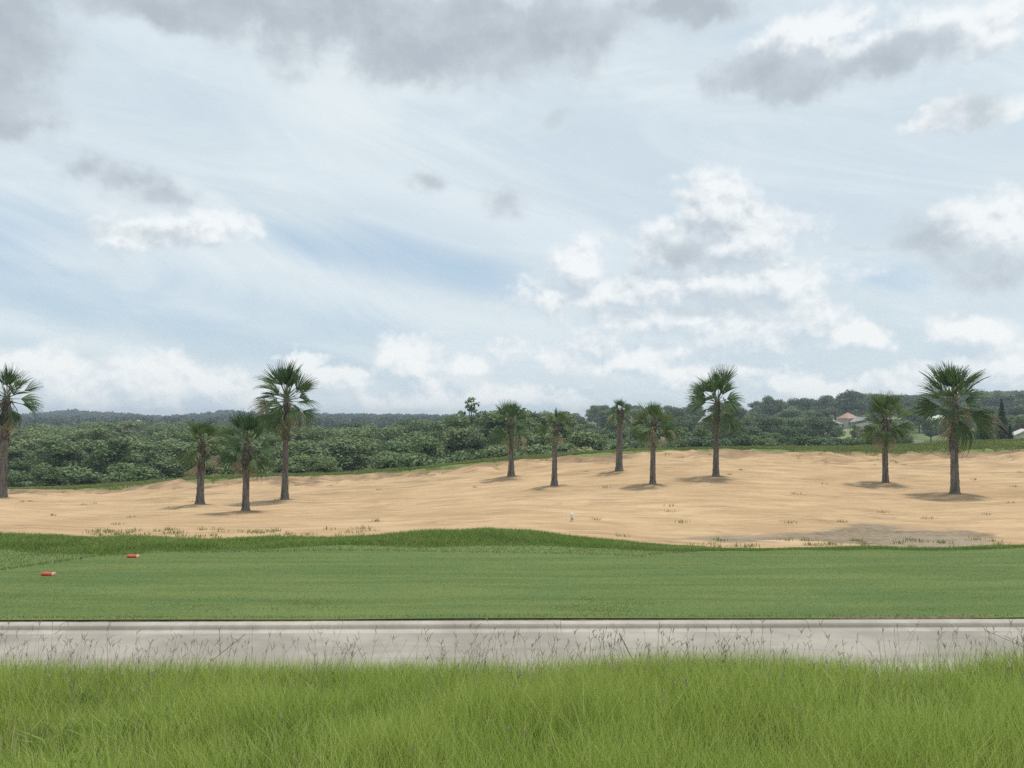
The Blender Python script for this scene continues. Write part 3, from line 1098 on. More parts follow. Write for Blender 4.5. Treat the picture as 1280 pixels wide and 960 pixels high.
def fringe_grass():
    n = 150000
    u = rng.uniform(-0.95, 0.95, n)
    px = 640 + F * u
    lip = Y_TOP + 0.12 + 1.1 * fbm(u * 60, u * 0 + 2, 4, 47)
    y = lip + (54 - lip) * rng.random(n) ** 1.15
    x = u * y
    keep = (px > 20) | (rng.random(n) < .6)
    x, y = x[keep], y[keep]
    h = rng.uniform(0.06, 0.20, len(x)) * (1 + 0.7 * fbm(x * 0.5, y * 0.5, 3, 53))
    h *= np.clip((y - Y_TOP + 1.0) / 1.6, 0.4, 1)
    blades('crest_grass', np.stack([x, y, near_z(x, y) - 0.01], -1), h, rng.uniform(0.02, 0.04, len(x)), 0.8, M['fringe_blade'],
           'strip of uneven grass along the top of the sand bank', 'grass')
    # scattered weeds on the sand
    n = 5200
    k = 210
    cu, cy = rng.uniform(-0.7, 0.7, k), rng.uniform(18.8, 45, k)
    cy[:70] = rng.uniform(42.5, 45.9, 70)
    sel = slice(70, 130)
    cu[sel] = rng.uniform(-0.55, -0.18, 60)
    cy[sel] = rng.uniform(18.4, 20.6, 60)
    sel = slice(130, 165)
    cu[sel] = rng.uniform(0.22, 0.64, 35)
    cy[sel] = rng.uniform(17.0, 19.5, 35)
    idx = rng.integers(0, k, n)
    x = cu[idx] * cy[idx] + rng.normal(0, 0.10, n)
    y = cy[idx] + rng.normal(0, 0.08, n)
    blades('sand_weeds', np.stack([x, y, near_z(x, y) - 0.01], -1), rng.uniform(0.04, 0.14, n), rng.uniform(0.008, 0.02, n), 1.0,
           M['fringe_blade'], 'sparse dry weeds scattered over the bare sand', 'weeds')


tall_grass()
lawn_grass()
rough_grass()
fringe_grass()


# ------------------------------------------------------------------ palms
def frond_mesh(name, seed, nl=26, spread=92, petiole=0.46, droop=0.25, bend=0.2, wide=1.0, vee=0.3):
    """one fan leaf of unit length along +X; material 0 leaf, 1 stalk"""
    r = random.Random(seed)
    V, Fc, mi = [], [], []

    def quad(a, b_, c, d, m):
        k = len(V)
        V.extend((a, b_, c, d))
        Fc.append((k, k + 1, k + 2, k + 3))
        mi.append(m)
    # petiole: a thin three-sided stalk that sags a little
    n = 5
    pts = [(petiole * i / n, 0, -0.05 * droop * (i / n) ** 2) for i in range(n + 1)]
    for i in range(n):
        w0, w1 = 0.022 - 0.012 * i / n, 0.022 - 0.012 * (i + 1) / n
        a, b_ = pts[i], pts[i + 1]
        for (s0, z0, s1, z1) in ((-1, 0, 0, -1), (0, -1, 1, 0), (1, 0, -1, 0)):
            quad((a[0], s0 * w0, a[2] + z0 * w0), (b_[0], s0 * w1, b_[2] + z0 * w1), (b_[0], s1 * w1, b_[2] + z1 * w1), (a[0], s1 * w0, a[2] + z1 * w0), 1)
    ox, oz = pts[-1][0], pts[-1][2]
    R0 = 1 - petiole
    dth = R(2 * spread / nl)
    for i in range(nl):
        th = R(-spread + 2 * spread * (i + 0.5) / nl) + r.uniform(-0.03, 0.03)
        ln = R0 * (0.62 + 0.38 * math.cos(th * 0.75)) * r.uniform(0.86, 1.06)
        cx, sx = math.cos(th), math.sin(th)
        px, py = -sx, cx
        fold = (0.35 if i % 2 else -0.35)
        prev = None
        dr = droop * r.uniform(0.7, 1.4)
        ns = 5
        for k in range(ns + 1):
            t = k / ns
            rad = ln * t
            wd = min(dth * rad * 0.62, dth * R0 * 0.32) * wide * (1 if t < 0.45 else max(0.05, (1 - t) / 0.55))
            wd = max(wd, 0.003)
            zz = oz + vee * rad * abs(sx) - bend * rad * abs(sx) * 0.35 - bend * rad * 0.4 - dr * ln * max(0, t - 0.35) ** 2 * 1.9
            shrink = 1 - 0.5 * dr * max(0, t - 0.35) ** 2
            q = (ox + cx * rad * shrink, sx * rad * shrink, zz)
            A = (q[0] - px * wd, q[1] - py * wd, q[2] - fold * wd)
            B = (q[0] + px * wd, q[1] + py * wd, q[2] + fold * wd)
            if prev:
                quad(prev[0], prev[1], B, A, 0)
            prev = (A, B)
    me = bpy.data.meshes.new(name)
    me.from_pydata(V, [], Fc)
    me.update()
    me.polygons.foreach_set('material_index', mi)
    me.materials.append(None)
    me.materials.append(None)
    return me


FROND = {}
for leaf in ('frond', 'frond_olive'):
    FROND[leaf] = []
    for s, (dr, bd) in enumerate(((0.05, 0.05), (0.15, 0.15), (0.35, 0.3), (0.65, 0.45), (0.9, 0.6))):
        for q in range(2):
            me = frond_mesh('frond', 100 + s * 7 + q * 31, 22, 56 - 12 * q, 0.32 + 0.12 * q, dr, bd, 1.0, 0.55 - 0.1 * s)
            me.materials[0] = M[leaf]
            me.materials[1] = M['stalk']
            FROND[leaf].append(me)
DEAD = []
for s in range(4):
    me = frond_mesh('dead_frond', 300 + s, 20, 30 + 9 * s, 0.40, 0.9, 0.5, 0.8)
    me.materials[0] = M['dead']
    me.materials[1] = M['dead']
    DEAD.append(me)


def make_palm(idx, spec):
    (px, bpy_, hpy, tpy, hw, b0, b1, wb, wm, nf, nd, droop, leaf, label, lean) = spec
    nf = int(nf * 1.2)
    x, Y = PALM_XY[idx]
    k = Y / F / CP
    z0 = gz(x, Y)
    r = random.Random(500 + idx)
    root = empty('palm_tree', (x, Y, z0))
    tag(root, label, 'palm', 'palms planted in the sand')
    H = EYE + float(slope(hpy)) * Y - z0          # height of the heart of the crown
    lx = lean * k
    rb, rm = wb * k / 2 * 0.72, wm * k / 2 * 0.78
    n, seg = 46, 22
    V = []
    for i in range(n + 1):
        t = i / n
        z = -0.25 + (H + 0.25) * t
        h = max(z, 0)
        rad = rm + (rb - rm) * math.exp(-h / (0.24 * H)) * 0.88 + rb * 0.18 * math.exp(-h / 0.10)
        rad *= 1 + 0.035 * math.sin(z * 21 + idx) * (0.5 + r.random())
        for j in range(seg):
            w = 2 * math.pi * j / seg
            nn = 1 + 0.10 * float(fbm(np.array(math.cos(w) * 2.2 + idx * 9), np.array(math.sin(w) * 2.2 + z * 2.4), 3, 200 + idx))
            V.append((lx * t * t + math.cos(w) * rad * nn, math.sin(w) * rad * nn, z))
    f = []
    for i in range(n):
        for j in range(seg):
            j2 = (j + 1) % seg
            f.append((i * seg + j, i * seg + j2, (i + 1) * seg + j2, (i + 1) * seg + j))
    me = bpy.data.meshes.new('trunk')
    me.from_pydata(V, [], f)
    link('trunk', me, M['bark'], root, True)
    # old leaf bases wrapped round the upper trunk
    zb1 = EYE + float(slope(b1)) * Y - z0
    zb0 = EYE + float(slope(b0)) * Y - z0 + 0.05
    mb = MB()
    nb = int(50 + 80 * (zb0 - zb1))
    for q in range(nb):
        t = q / nb
        zz = zb1 + (zb0 - zb1) * t + r.uniform(-.03, .03)
        w = q * 2.39996 + r.uniform(-.2, .2)
        tt = zz / H
        rad = rm * 1.0
        d = Vector((math.cos(w), math.sin(w), 0))
        s = Vector((-d.y, d.x, 0))
        o = Vector((lx * tt * tt, 0, zz)) + d * rad * 0.9
        ln = rm * r.uniform(0.6, 1.25)
        tl = r.uniform(0.25, 0.75)
        e = o + (d * tl + Vector((0, 0, 1 - tl * 0.5)) + s * r.uniform(-.25, .25)).normalized() * ln
        wd = rm * r.uniform(0.18, 0.32)
        th = d * rm * 0.13
        a = [o - s * wd, o + s * wd, e + s * wd * 0.5, e - s * wd * 0.5]
        mb.add(a + [p + th for p in a], [(0, 1, 2, 3), (7, 6, 5, 4), (0, 4, 5, 1), (1, 5, 6, 2), (2, 6, 7, 3), (3, 7, 4, 0)])
    mb.tube([(lx * (z / H) ** 2, 0, z) for z in np.linspace(zb1, zb0, 6)], [rm * 1.04, rm * 1.12, rm * 1.16, rm * 1.12, rm * 1.05, rm * 0.8], 14, True)
    mb.build('leaf_bases', M['boots'], root)
    # fronds from nearly upright at the heart to hanging at the bottom
    Lup = (hpy - tpy) * k * 1.06
    Lside = hw * k * (1.42 if hw < 33 else 1.24)
    for q in range(nf):
        t = (q + 0.5) / nf
        elev = 86 - (100 + 55 * droop) * t ** 1.05 + r.uniform(-16, 16)
        yaw = q * 2.39996 + r.uniform(-.6, .6)
        e = R(elev)
        ln = (Lup * max(0, math.sin(e)) ** 2 + Lside * (1 - max(0, math.sin(e)) ** 2)) * r.uniform(0.74, 1.10)
        sag = min(4, int((0.2 + droop * 0.55 + t * 2.6 * (0.6 + droop * .7)) + r.uniform(-.4, .6)))
        me = FROND[leaf][max(0, sag) * 2 + r.randrange(2)]
        o = link('frond', me, None, root)
        hz = H + 0.10 - 0.42 * t * (0.5 + droop)
        o.matrix_basis = (Matrix.Translation((lx + math.cos(yaw) * rm * 0.5, math.sin(yaw) * rm * 0.5, hz)) @ Matrix.Rotation(yaw, 4, 'Z') @
                          Matrix.Rotation(-e, 4, 'Y') @ Matrix.Rotation(r.uniform(-1.3, 1.3), 4, 'X') @ Matrix.Scale(ln, 4))
    for q in range(max(2, int(nd * 0.55))):
        yaw = q * 2.39996 * 1.7 + r.uniform(-.5, .5)
        elev = r.uniform(-82, -28) if r.random() < 0.8 else r.uniform(-30, -5)
        ln = Lside * r.uniform(0.6, 0.95)
        o = link('dead_frond', DEAD[r.randrange(4)], None, root)
        hz = H - 0.10 - r.random() * min(0.5, (zb0 - zb1) * 0.5)
        o.matrix_basis = (Matrix.Translation((lx + math.cos(yaw) * rm, math.sin(yaw) * rm, hz)) @ Matrix.Rotation(yaw, 4, 'Z') @
                          Matrix.Rotation(-R(elev), 4, 'Y') @ Matrix.Rotation(r.gauss(0, 0.6), 4, 'X') @ Matrix.Scale(ln, 4))
    return root


for i, p in enumerate(PALMS):
    make_palm(i, p)


# ------------------------------------------------------------------ small things on the lawn and the sand
def tee_marker(px, py, label):
    Y = (EYE - LZ) / -float(slope(py))
    p = at(px, py, Y)
    z = gz(p.x, p.y)
    root = empty('tee_marker', (p.x, p.y, z + 0.002), R(-4))
    tag(root, label, 'tee marker', 'pair of red tee markers')
    n, hw, L = 14, 0.052, 0.085
    prof = [(-hw, 0.0)] + [(-hw * math.cos(math.pi * i / n), 0.018 + 0.030 * math.sin(math.pi * i / n)) for i in range(n + 1)] + [(hw, 0.0)]
    b = MB()
    m = len(prof)
    b.add([(x, y, z_) for x in (-L, L) for (y, z_) in prof],
          [(k, (k + 1) % m, (k + 1) % m + m, k + m) for k in range(m)] + [tuple(range(m))[::-1], tuple(range(m, 2 * m))])
    b.build('body', M['red'], root, 0.006)
    b = MB()
    b.add([(x, y * 0.97, z_ * 0.97) for x in (L + 0.001, L + 0.022) for (y, z_) in prof],
          [(k, (k + 1) % m, (k + 1) % m + m, k + m) for k in range(m)] + [tuple(range(m))[::-1], tuple(range(m, 2 * m))])
    b.build('end_cap', M['pale_red'], root, 0.006)
    b = MB()
    b.tube([(0, 0, 0.005), (0, 0, -0.10), (0, 0, -0.14)], [0.006, 0.006, 0.001], 8)
    b.build('ground_spike', M['steel'], root)


tee_marker(60, 719, 'red half-round tee marker on the lawn, the one nearer the path')
tee_marker(166, 697, 'red half-round tee marker on the lawn, the one nearer the rough bank')


def white_post():
    x, Y = palm_hit(715, 652)
    z = gz(x, Y)
    root = empty('marker_post', (x, Y, z))
    tag(root, 'short whitish post standing alone on the sand', 'post')
    b = MB()
    b.tube([(0, 0, -0.1), (0, 0, 0.02), (0, 0, 0.18), (0, 0, 0.225), (0, 0, 0.25)], [0.054, 0.052, 0.050, 0.042, 0.018], 16)
    b.build('post', m_plain('worn_white_post', (0.66, 0.61, 0.52), 0.7, 0.2), root, smooth=True)
    b = MB()
    b.box(-0.018, 0.018, -0.056, -0.049, 0.06, 0.10)
    b.build('plate', M['dark_hole'], root, 0.004)


white_post()


# ------------------------------------------------------------------ trees
def lobes_for(kind, r):
    if kind == 'broad':
        n = 15
        L = [(0, 0, 0.60, 0.24)]
        for i in range(n):
            w = i * 2.39996 + r.uniform(-.3, .3)
            h = r.uniform(0.26, 0.86)
            rr = 0.30 * math.sqrt(max(0.05, 1 - ((h - 0.5) / 0.5) ** 2)) * r.uniform(0.6, 1.1)
            L.append((math.cos(w) * rr, math.sin(w) * rr, h, r.uniform(0.12, 0.19)))
        return L
    if kind == 'tall':
        L = []
        for i in range(15):
            w = i * 2.39996 + r.uniform(-.3, .3)
            h = 0.2 + 0.72 * i / 14
            rr = 0.20 * (1.1 - h * 0.6) * r.uniform(0.5, 1.2)
            L.append((math.cos(w) * rr, math.sin(w) * rr, h, r.uniform(0.09, 0.15)))
        return L
    if kind == 'shrub':
        L = [(0, 0, 0.45, 0.3)]
        for i in range(13):
            w = i * 2.39996 + r.uniform(-.3, .3)
            h = r.uniform(0.12, 0.78)
            rr = 0.48 * math.sqrt(max(0.05, 1 - (h - 0.25) ** 2 * 1.4)) * r.uniform(0.6, 1.1)
            L.append((math.cos(w) * rr, math.sin(w) * rr, h, r.uniform(0.16, 0.24)))
        return L
    if kind == 'conifer':
        L = []
        for i in range(20):
            h = 0.06 + 0.90 * i / 19
            w = i * 2.39996
            rr = 0.035 * (1 - h)
            L.append((math.cos(w) * rr, math.sin(w) * rr, h, 0.022 + 0.085 * min(1, (1 - h) * 2.2)))
        return L
    if kind == 'twiggy':
        L = []
        for i in range(30):
            h = 0.18 + 0.80 * (i / 29) ** 0.9
            w = i * 2.39996
            rr = r.uniform(0.08, 0.34) * (1.18 - h)
            L.append((math.cos(w) * rr, math.sin(w) * rr, h, (0.14 * (0.95 - h) if h < 0.72 else 0.022) + 0.012))
        return L


def crown_data(kind, seed, leaves, size):
    r = random.Random(seed)
    g = np.random.default_rng(seed)
    L = lobes_for(kind, r)
    tot = sum(l[3] ** 2 for l in L)
    Vs, Fq, Ft, base = [], [], [], 0
    ico_v = np.array([(0, 0, 1), (.894, 0, .447), (.276, .851, .447), (-.724, .526, .447), (-.724, -.526, .447), (.276, -.851, .447),
                      (.724, .526, -.447), (-.276, .851, -.447), (-.894, 0, -.447), (-.276, -.851, -.447), (.724, -.526, -.447), (0, 0, -1)])
    ico_f = np.array([(0, 1, 2), (0, 2, 3), (0, 3, 4), (0, 4, 5), (0, 5, 1), (1, 6, 2), (2, 7, 3), (3, 8, 4), (4, 9, 5), (5, 10, 1),
                      (6, 7, 2), (7, 8, 3), (8, 9, 4), (9, 10, 5), (10, 6, 1), (11, 7, 6), (11, 8, 7), (11, 9, 8), (11, 10, 9), (11, 6, 10)])
    for (cx, cy, cz, rad) in L:
        n = max(8 if rad < 0.05 else 20, int(leaves * rad * rad / tot))
        d = g.normal(size=(n, 3))
        d /= np.linalg.norm(d, axis=1)[:, None]
        d[:, 2] = np.where(d[:, 2] < -0.45, -d[:, 2] * 0.6, d[:, 2])
        rr = rad * (0.66 + 0.52 * g.random(n) ** 0.8)
        # clumps: leaves gather in knots on the lobe
        kn = g.normal(size=(9, 3))
        kn /= np.linalg.norm(kn, axis=1)[:, None]
        near = (d @ kn.T).max(1)
        rr *= 0.80 + 0.26 * np.clip(near, 0, 1) ** 4 + 0.02
        c = np.array([cx, cy, cz]) + d * rr[:, None] * np.array([1, 1, 0.85])
        nrm = d + g.normal(size=(n, 3)) * 0.75
        nrm /= np.linalg.norm(nrm, axis=1)[:, None]
        a = np.cross(nrm, g.normal(size=(n, 3)))
        a /= np.linalg.norm(a, axis=1)[:, None] + 1e-9
        b = np.cross(nrm, a)
        s = size * g.uniform(0.6, 1.35, n)[:, None]
        Vs.append(np.stack([c - a * s, c - b * s * 0.55, c + a * s, c + b * s * 0.55], 1).reshape(-1, 3))
        Fq.append(base + np.arange(n * 4).reshape(-1, 4))
        base += n * 4
        if rad < 0.05 and kind == 'twiggy':
            continue
        Vs.append(ico_v * rad * 0.70 * np.array([1, 1, .85]) * (1 + 0.25 * g.uniform(-1, 1, (12, 1))) + np.array([cx, cy, cz]))
        Ft.append(base + ico_f)
        base += 12
    return np.concatenate(Vs), np.concatenate(Fq), np.concatenate(Ft), L


CROWN, TRUNK = {}, {}
for kind, cnt, leaves, size in (('broad', 7, 11000, 0.0195), ('tall', 3, 6500, 0.019), ('shrub', 4, 6500, 0.034), ('conifer', 2, 3600, 0.016), ('twiggy', 1, 2600, 0.020)):
    CROWN[kind], TRUNK[kind] = [], []
    for s in range(cnt):
        v, q, t, L = crown_data(kind, 900 + s + len(kind) * 37, leaves, size)
        me = np_mesh('crown', v, [q, t])
        me.materials.append(M['mid'])
        CROWN[kind].append(me)
        mb = MB()
        top = 0.93 if kind in ('twiggy', 'conifer') else 0.72
        rt = 0.012 if kind in ('twiggy', 'conifer') else 0.024
        mb.tube([(0, 0, -0.05), (0.004, 0.003, top * 0.4), (-.005, .004, top * 0.75), (0, 0, top)], [rt * 1.3, rt, rt * 0.6, rt * 0.2], 8)
        for (cx, cy, cz, rad) in L[::2]:
            z0 = cz * 0.55
            mb.tube([(0, 0, z0), (cx * .55, cy * .55, z0 + (cz - z0) * .6), (cx, cy, cz)], [rt * 0.45, rt * 0.3, rt * 0.1], 5)
        m2 = mb.mesh('trunk')
        m2.materials.append(M['tree_bark'])
        TRUNK[kind].append(m2)

TREES = []   # (row phrase, px, root, colour word, shape word)
tree_r = random.Random(77)
KIND_NAME = {'broad': 'broadleaf_tree', 'tall': 'broadleaf_tree', 'shrub': 'bush', 'conifer': 'conifer_tree', 'twiggy': 'broadleaf_tree'}
COLOUR = {'olive': 'pale olive', 'mid': 'mid-green', 'dark': 'dark green', 'conifer': 'blackish-green'}
SHAPE = {'broad': 'round tree', 'tall': 'narrow tree', 'shrub': 'bush', 'conifer': 'slim conifer', 'twiggy': 'tree with bare twigs on top'}


def tree(px, top, Y, kind, mat, row, group, width=1.0, sink=0.0, label=None):
    p = at(px, top, Y)
    z0 = gz(p.x, Y) - sink
    H = max(2.0, p.z - z0)
    r = tree_r
    v = r.randrange(len(CROWN[kind]))
    root = empty(KIND_NAME[kind], (p.x, Y, z0), r.uniform(0, 6.28))
    hn = H / 0.98
    wd = max(0.6, min(1.7, width)) * hn
    root.scale = (wd, wd, hn)
    c = link('crown', CROWN[kind][v], None, root)
    c.material_slots[0].link = 'OBJECT'
    c.material_slots[0].material = M[mat]
    link('trunk', TRUNK[kind][v], None, root)
    tag(root, label, 'bush' if kind == 'shrub' else 'tree', group)
    if not label:
        TREES.append((row, px, root, COLOUR[mat], SHAPE[kind]))
    return root


GAPS = [(1040, 1075, 112, 292), (1170, 1180, 112, 245), (876, 889, 112, 245), (1139, 1158, 60, 180), (1256, 1300, 60, 118)]


def row(phrase, group, Y, dY, step, tops, kinds, mats, jit=4.0, wide=1.0, gaps=True):
    """trees along one line of woodland; tops gives the skyline in the photograph"""
    px = tops[0][0]
    while px < tops[-1][0]:
        y = Y + tree_r.uniform(-dY, dY)
        w = step * F / y
        x = px + tree_r.uniform(-.25, .25) * w
        tp = float(I(x, [t[0] for t in tops], [t[1] for t in tops])) + abs(tree_r.gauss(0, jit)) - jit * 0.3
        bad = gaps and any(a - 0.35 * w < x < b + 0.35 * w and c < y < d for (a, b, c, d) in GAPS)
        if not bad:
            tree(x, tp, y, tree_r.choice(kinds), tree_r.choice(mats), phrase, group, wide * tree_r.uniform(0.85, 1.25))
        px += w * tree_r.uniform(0.75, 1.15)


VW, HW = 'trees of the valley wood', 'trees on the far right hillside'
row('bank foot row', VW, 78, 5, 5.0, [(-60, 580), (140, 574), (240, 571), (330, 575), (430, 568), (560, 560), (640, 556), (730, 552), (790, 550)], ['shrub', 'broad', 'broad', 'tall'], ['mid', 'mid', 'olive'], 5, 1.5)
row('second valley row', VW, 98, 7, 6.4, [(-60, 556), (100, 550), (240, 546), (330, 552), (420, 548), (560, 538), (640, 535), (760, 536)], ['broad', 'broad', 'tall'], ['olive', 'mid', 'mid'], 5, 1.45)
row('third valley row', VW, 128, 9, 7.4, [(-70, 540), (100, 537), (240, 534), (330, 538), (420, 534), (545, 530), (575, 519), (640, 516), (720, 519)], ['broad', 'broad', 'tall'], ['olive', 'olive', 'mid'], 3, 1.45)
row('fourth valley row', VW, 170, 12, 8.6, [(-80, 533), (100, 530), (200, 528), (330, 531), (450, 529), (560, 521), (640, 517), (720, 518)], ['broad', 'broad', 'tall'], ['olive', 'mid', 'mid'], 2.5, 1.45)
row('hindmost valley row', VW, 235, 18, 10.0, [(-90, 529), (100, 527), (240, 525), (420, 527), (540, 523), (640, 516), (720, 516)], ['broad'], ['mid', 'dark', 'olive'], 1.6, 1.4)
# the taller dark clump in the middle
for (px, tp, Y, kd, mt, wd) in [(560, 524, 112, 'tall', 'mid', 1.2), (606, 511, 118, 'broad', 'dark', 0.95), (626, 512, 112, 'tall', 'mid', 1.5), (650, 513, 125, 'broad', 'dark', .95), (573, 517, 124, 'broad', 'mid', 0.9), (690, 515, 132, 'broad', 'mid', 0.95),
                                (575, 530, 100, 'broad', 'mid', .8), (660, 524, 110, 'tall', 'mid', 1.2), (605, 532, 96, 'broad', 'dark', .85), (675, 520, 140, 'broad', 'mid', .9)]:
    tree(px, tp, Y, kd, mt, 'central clump', VW, wd)
tree(589, 500, 116, 'twiggy', 'mid', '', VW, 1.25, label='green tree with wispy twigs above the skyline, left of the mound palm')
row('hedge line', HW, 92, 4, 3.2, [(700, 549), (800, 545), (900, 543), (1000, 545), (1060, 544), (1120, 545), (1150, 550), (1240, 545), (1330, 540)], ['shrub', 'shrub', 'broad'], ['dark', 'dark', 'mid'], 2.0, 1.1)
row('lower hillside', HW, 128, 9, 5.0, [(690, 537), (800, 532), (900, 529), (1000, 533), (1100, 532), (1200, 534), (1340, 532)], ['broad', 'shrub', 'tall'], ['mid', 'dark', 'mid'], 4, 1.1)
row('middle hillside', HW, 180, 14, 6.4, [(690, 526), (800, 518), (900, 517), (1000, 519), (1100, 521), (1200, 520), (1340, 516)], ['broad', 'broad', 'tall'], ['mid', 'mid', 'dark', 'olive'], 4, 1.15)
row('upper hillside', HW, 255, 18, 8.0, [(700, 518), (800, 510), (900, 508), (1000, 508), (1100, 508), (1200, 508), (1350, 503)], ['broad', 'broad', 'tall'], ['dark', 'mid', 'dark'], 3, 1.2)
row('hill skyline', HW, 335, 16, 9.0, [(690, 517), (740, 507), (790, 503), (830, 508), (860, 502), (890, 506), (930, 500), (990, 502), (1040, 494), (1065, 488), (1100, 492), (1180, 490), (1280, 488), (1360, 486)],
    ['broad'], ['dark', 'dark', 'mid'], 2.0, 1.25)
for (px, tp, Y, kd, mt, wd, lb) in [
        (966, 493, 300, 'broad', 'dark', 1.0, 'big round dark tree on the skyline just right of the red-necked palm'),
        (1003, 496, 310, 'broad', 'dark', 1.2, 'broad dark tree on the skyline midway between red-necked and golden-skirted palms'),
        (1064, 487, 318, 'broad', 'dark', 1.2, 'tallest broad tree on the skyline above the terracotta roof'),
        (1252, 499, 88, 'conifer', 'conifer', 0.66, 'tall blackish column-shaped conifer right of the largest palm'),
        (1231, 527, 90, 'conifer', 'conifer', 1.5, 'squat dark conifer left of the tall column-shaped conifer'),
        (1262, 530, 92, 'conifer', 'conifer', 1.0, 'small dark conifer right of the tall column-shaped conifer'),
        (877, 530, 200, 'broad', 'mid', 0.9, 'bushy tree in front of the small pale gabled house, left of the red-necked palm'),
        (889, 529, 190, 'broad', 'dark', 0.8, 'dark tree before the small pale gabled house, behind the red-necked palm'),
        (1046, 531.5, 215, 'broad', 'mid', 0.75, 'mid-green tree in front of the low grey-roofed house'),
        (1071, 530, 205, 'broad', 'dark', 0.75, 'dark tree in front of the white-walled gabled house'),
        (1163, 521, 200, 'broad', 'mid', 0.8, 'mid-green tree before the white house, just left of the largest palm'),
        (1187, 522, 205, 'broad', 'dark', 0.8, 'dark tree beside the white house, behind the largest palm'),
        (1052, 536, 286, 'shrub', 'dark', 0.8, 'small dark bush on the pale slope under the terracotta roof')]:
    tree(px, tp, Y, kd, mt, '', HW, wd, label=lb)

# every remaining tree is named by its row and its count from the nearest palm
ORD = ['first', 'second', 'third', 'fourth', 'fifth', 'sixth', 'seventh', 'eighth', 'ninth', 'tenth', 'eleventh', 'twelfth']
by = {}
for t in TREES:
    px = t[1]
    k = min(range(len(PALMS)), key=lambda i: abs(PALMS[i][0] - px))
    by.setdefault((t[0], k, px >= PALMS[k][0]), []).append(t)
for (rw, k, right), lst in by.items():
    lst.sort(key=lambda t: abs(t[1] - PALMS[k][0]))
    for n, t in enumerate(lst):
        cw = t[3] if len((t[3] + t[4]).split()) < 6 else t[3].split()[-1]
        sh = t[4]
        pre = 'on the' if 'sky' in rw or 'hill' in rw else 'in the'
        if 'bank' in rw:
            pre = 'in the'
        t[2]['label'] = f"{t[3]} {sh} {pre} {rw}, {ORD[n]} {'right' if right else 'left'} of the {PALM_SHORT[k]}"


# ------------------------------------------------------------------ far wood: one mass
def far_wood():
    g = np.random.default_rng(5)
    sky = ([-250, -100, 0, 60, 85, 110, 160, 190, 205, 240, 290, 310, 400, 500, 570, 700, 1000, 1150, 1200, 1280, 1400, 1560],
           [517, 517, 518, 514, 510.5, 513, 515, 518, 519, 516, 511.5, 513.5, 515.5, 516.5, 517.5, 517, 499, 492, 489, 487, 486, 486])
    Vs, Fq, Ft, base = [], [], [], 0
    sets = [crown_data('broad', 40 + i, 110, 0.085) for i in range(5)]
    items = []
    for k in range(1500):
        Y = g.uniform(430, 960)
        items.append((g.uniform(-230, 620), None, Y))
    for px in np.arange(-250, 640, 3.6):
        items.append((px + g.uniform(-2, 2), 1, g.uniform(930, 1010)))
    for px in np.arange(990, 1560, 5.0):
        items.append((px + g.uniform(-3, 3), 1, g.uniform(560, 640)))
    for k in range(420):
        items.append((g.uniform(1000, 1500), None, g.uniform(400, 570)))
    for (px, crest, Y) in items:
        x = (px - 640) / F * Y
        z0 = gz(x, Y)
        ridge = float(I(px, *sky))
        if crest:
            H = EYE + float(slope(ridge + abs(g.normal(0, 1.0)) - 0.4)) * Y - z0
        else:
            H = g.uniform(8, 13)
            lim = EYE + float(slope(ridge + 1.5)) * Y - z0
            H = min(H, lim)
        if H < 4:
            continue
        H = min(H, 20)
        v, q, t, _ = sets[g.integers(0, 5)]
        w = g.uniform(0.85, 1.3) * min(H, 13)
        a = g.uniform(0, 6.28)
        vv = np.stack([(v[:, 0] * math.cos(a) - v[:, 1] * math.sin(a)) * w + x, (v[:, 0] * math.sin(a) + v[:, 1] * math.cos(a)) * w + Y, v[:, 2] * H + z0], -1)
        Vs.append(vv)
        Fq.append(q + base)
        Ft.append(t + base)
        base += len(v)
    o = link('far_woodland', np_mesh('far_woodland', np.concatenate(Vs), [np.concatenate(Fq), np.concatenate(Ft)]), M['far_leaves'])
    tag(o, 'hazy blue-green woodland covering the distant ridge', 'woodland', kind='stuff')


far_wood()


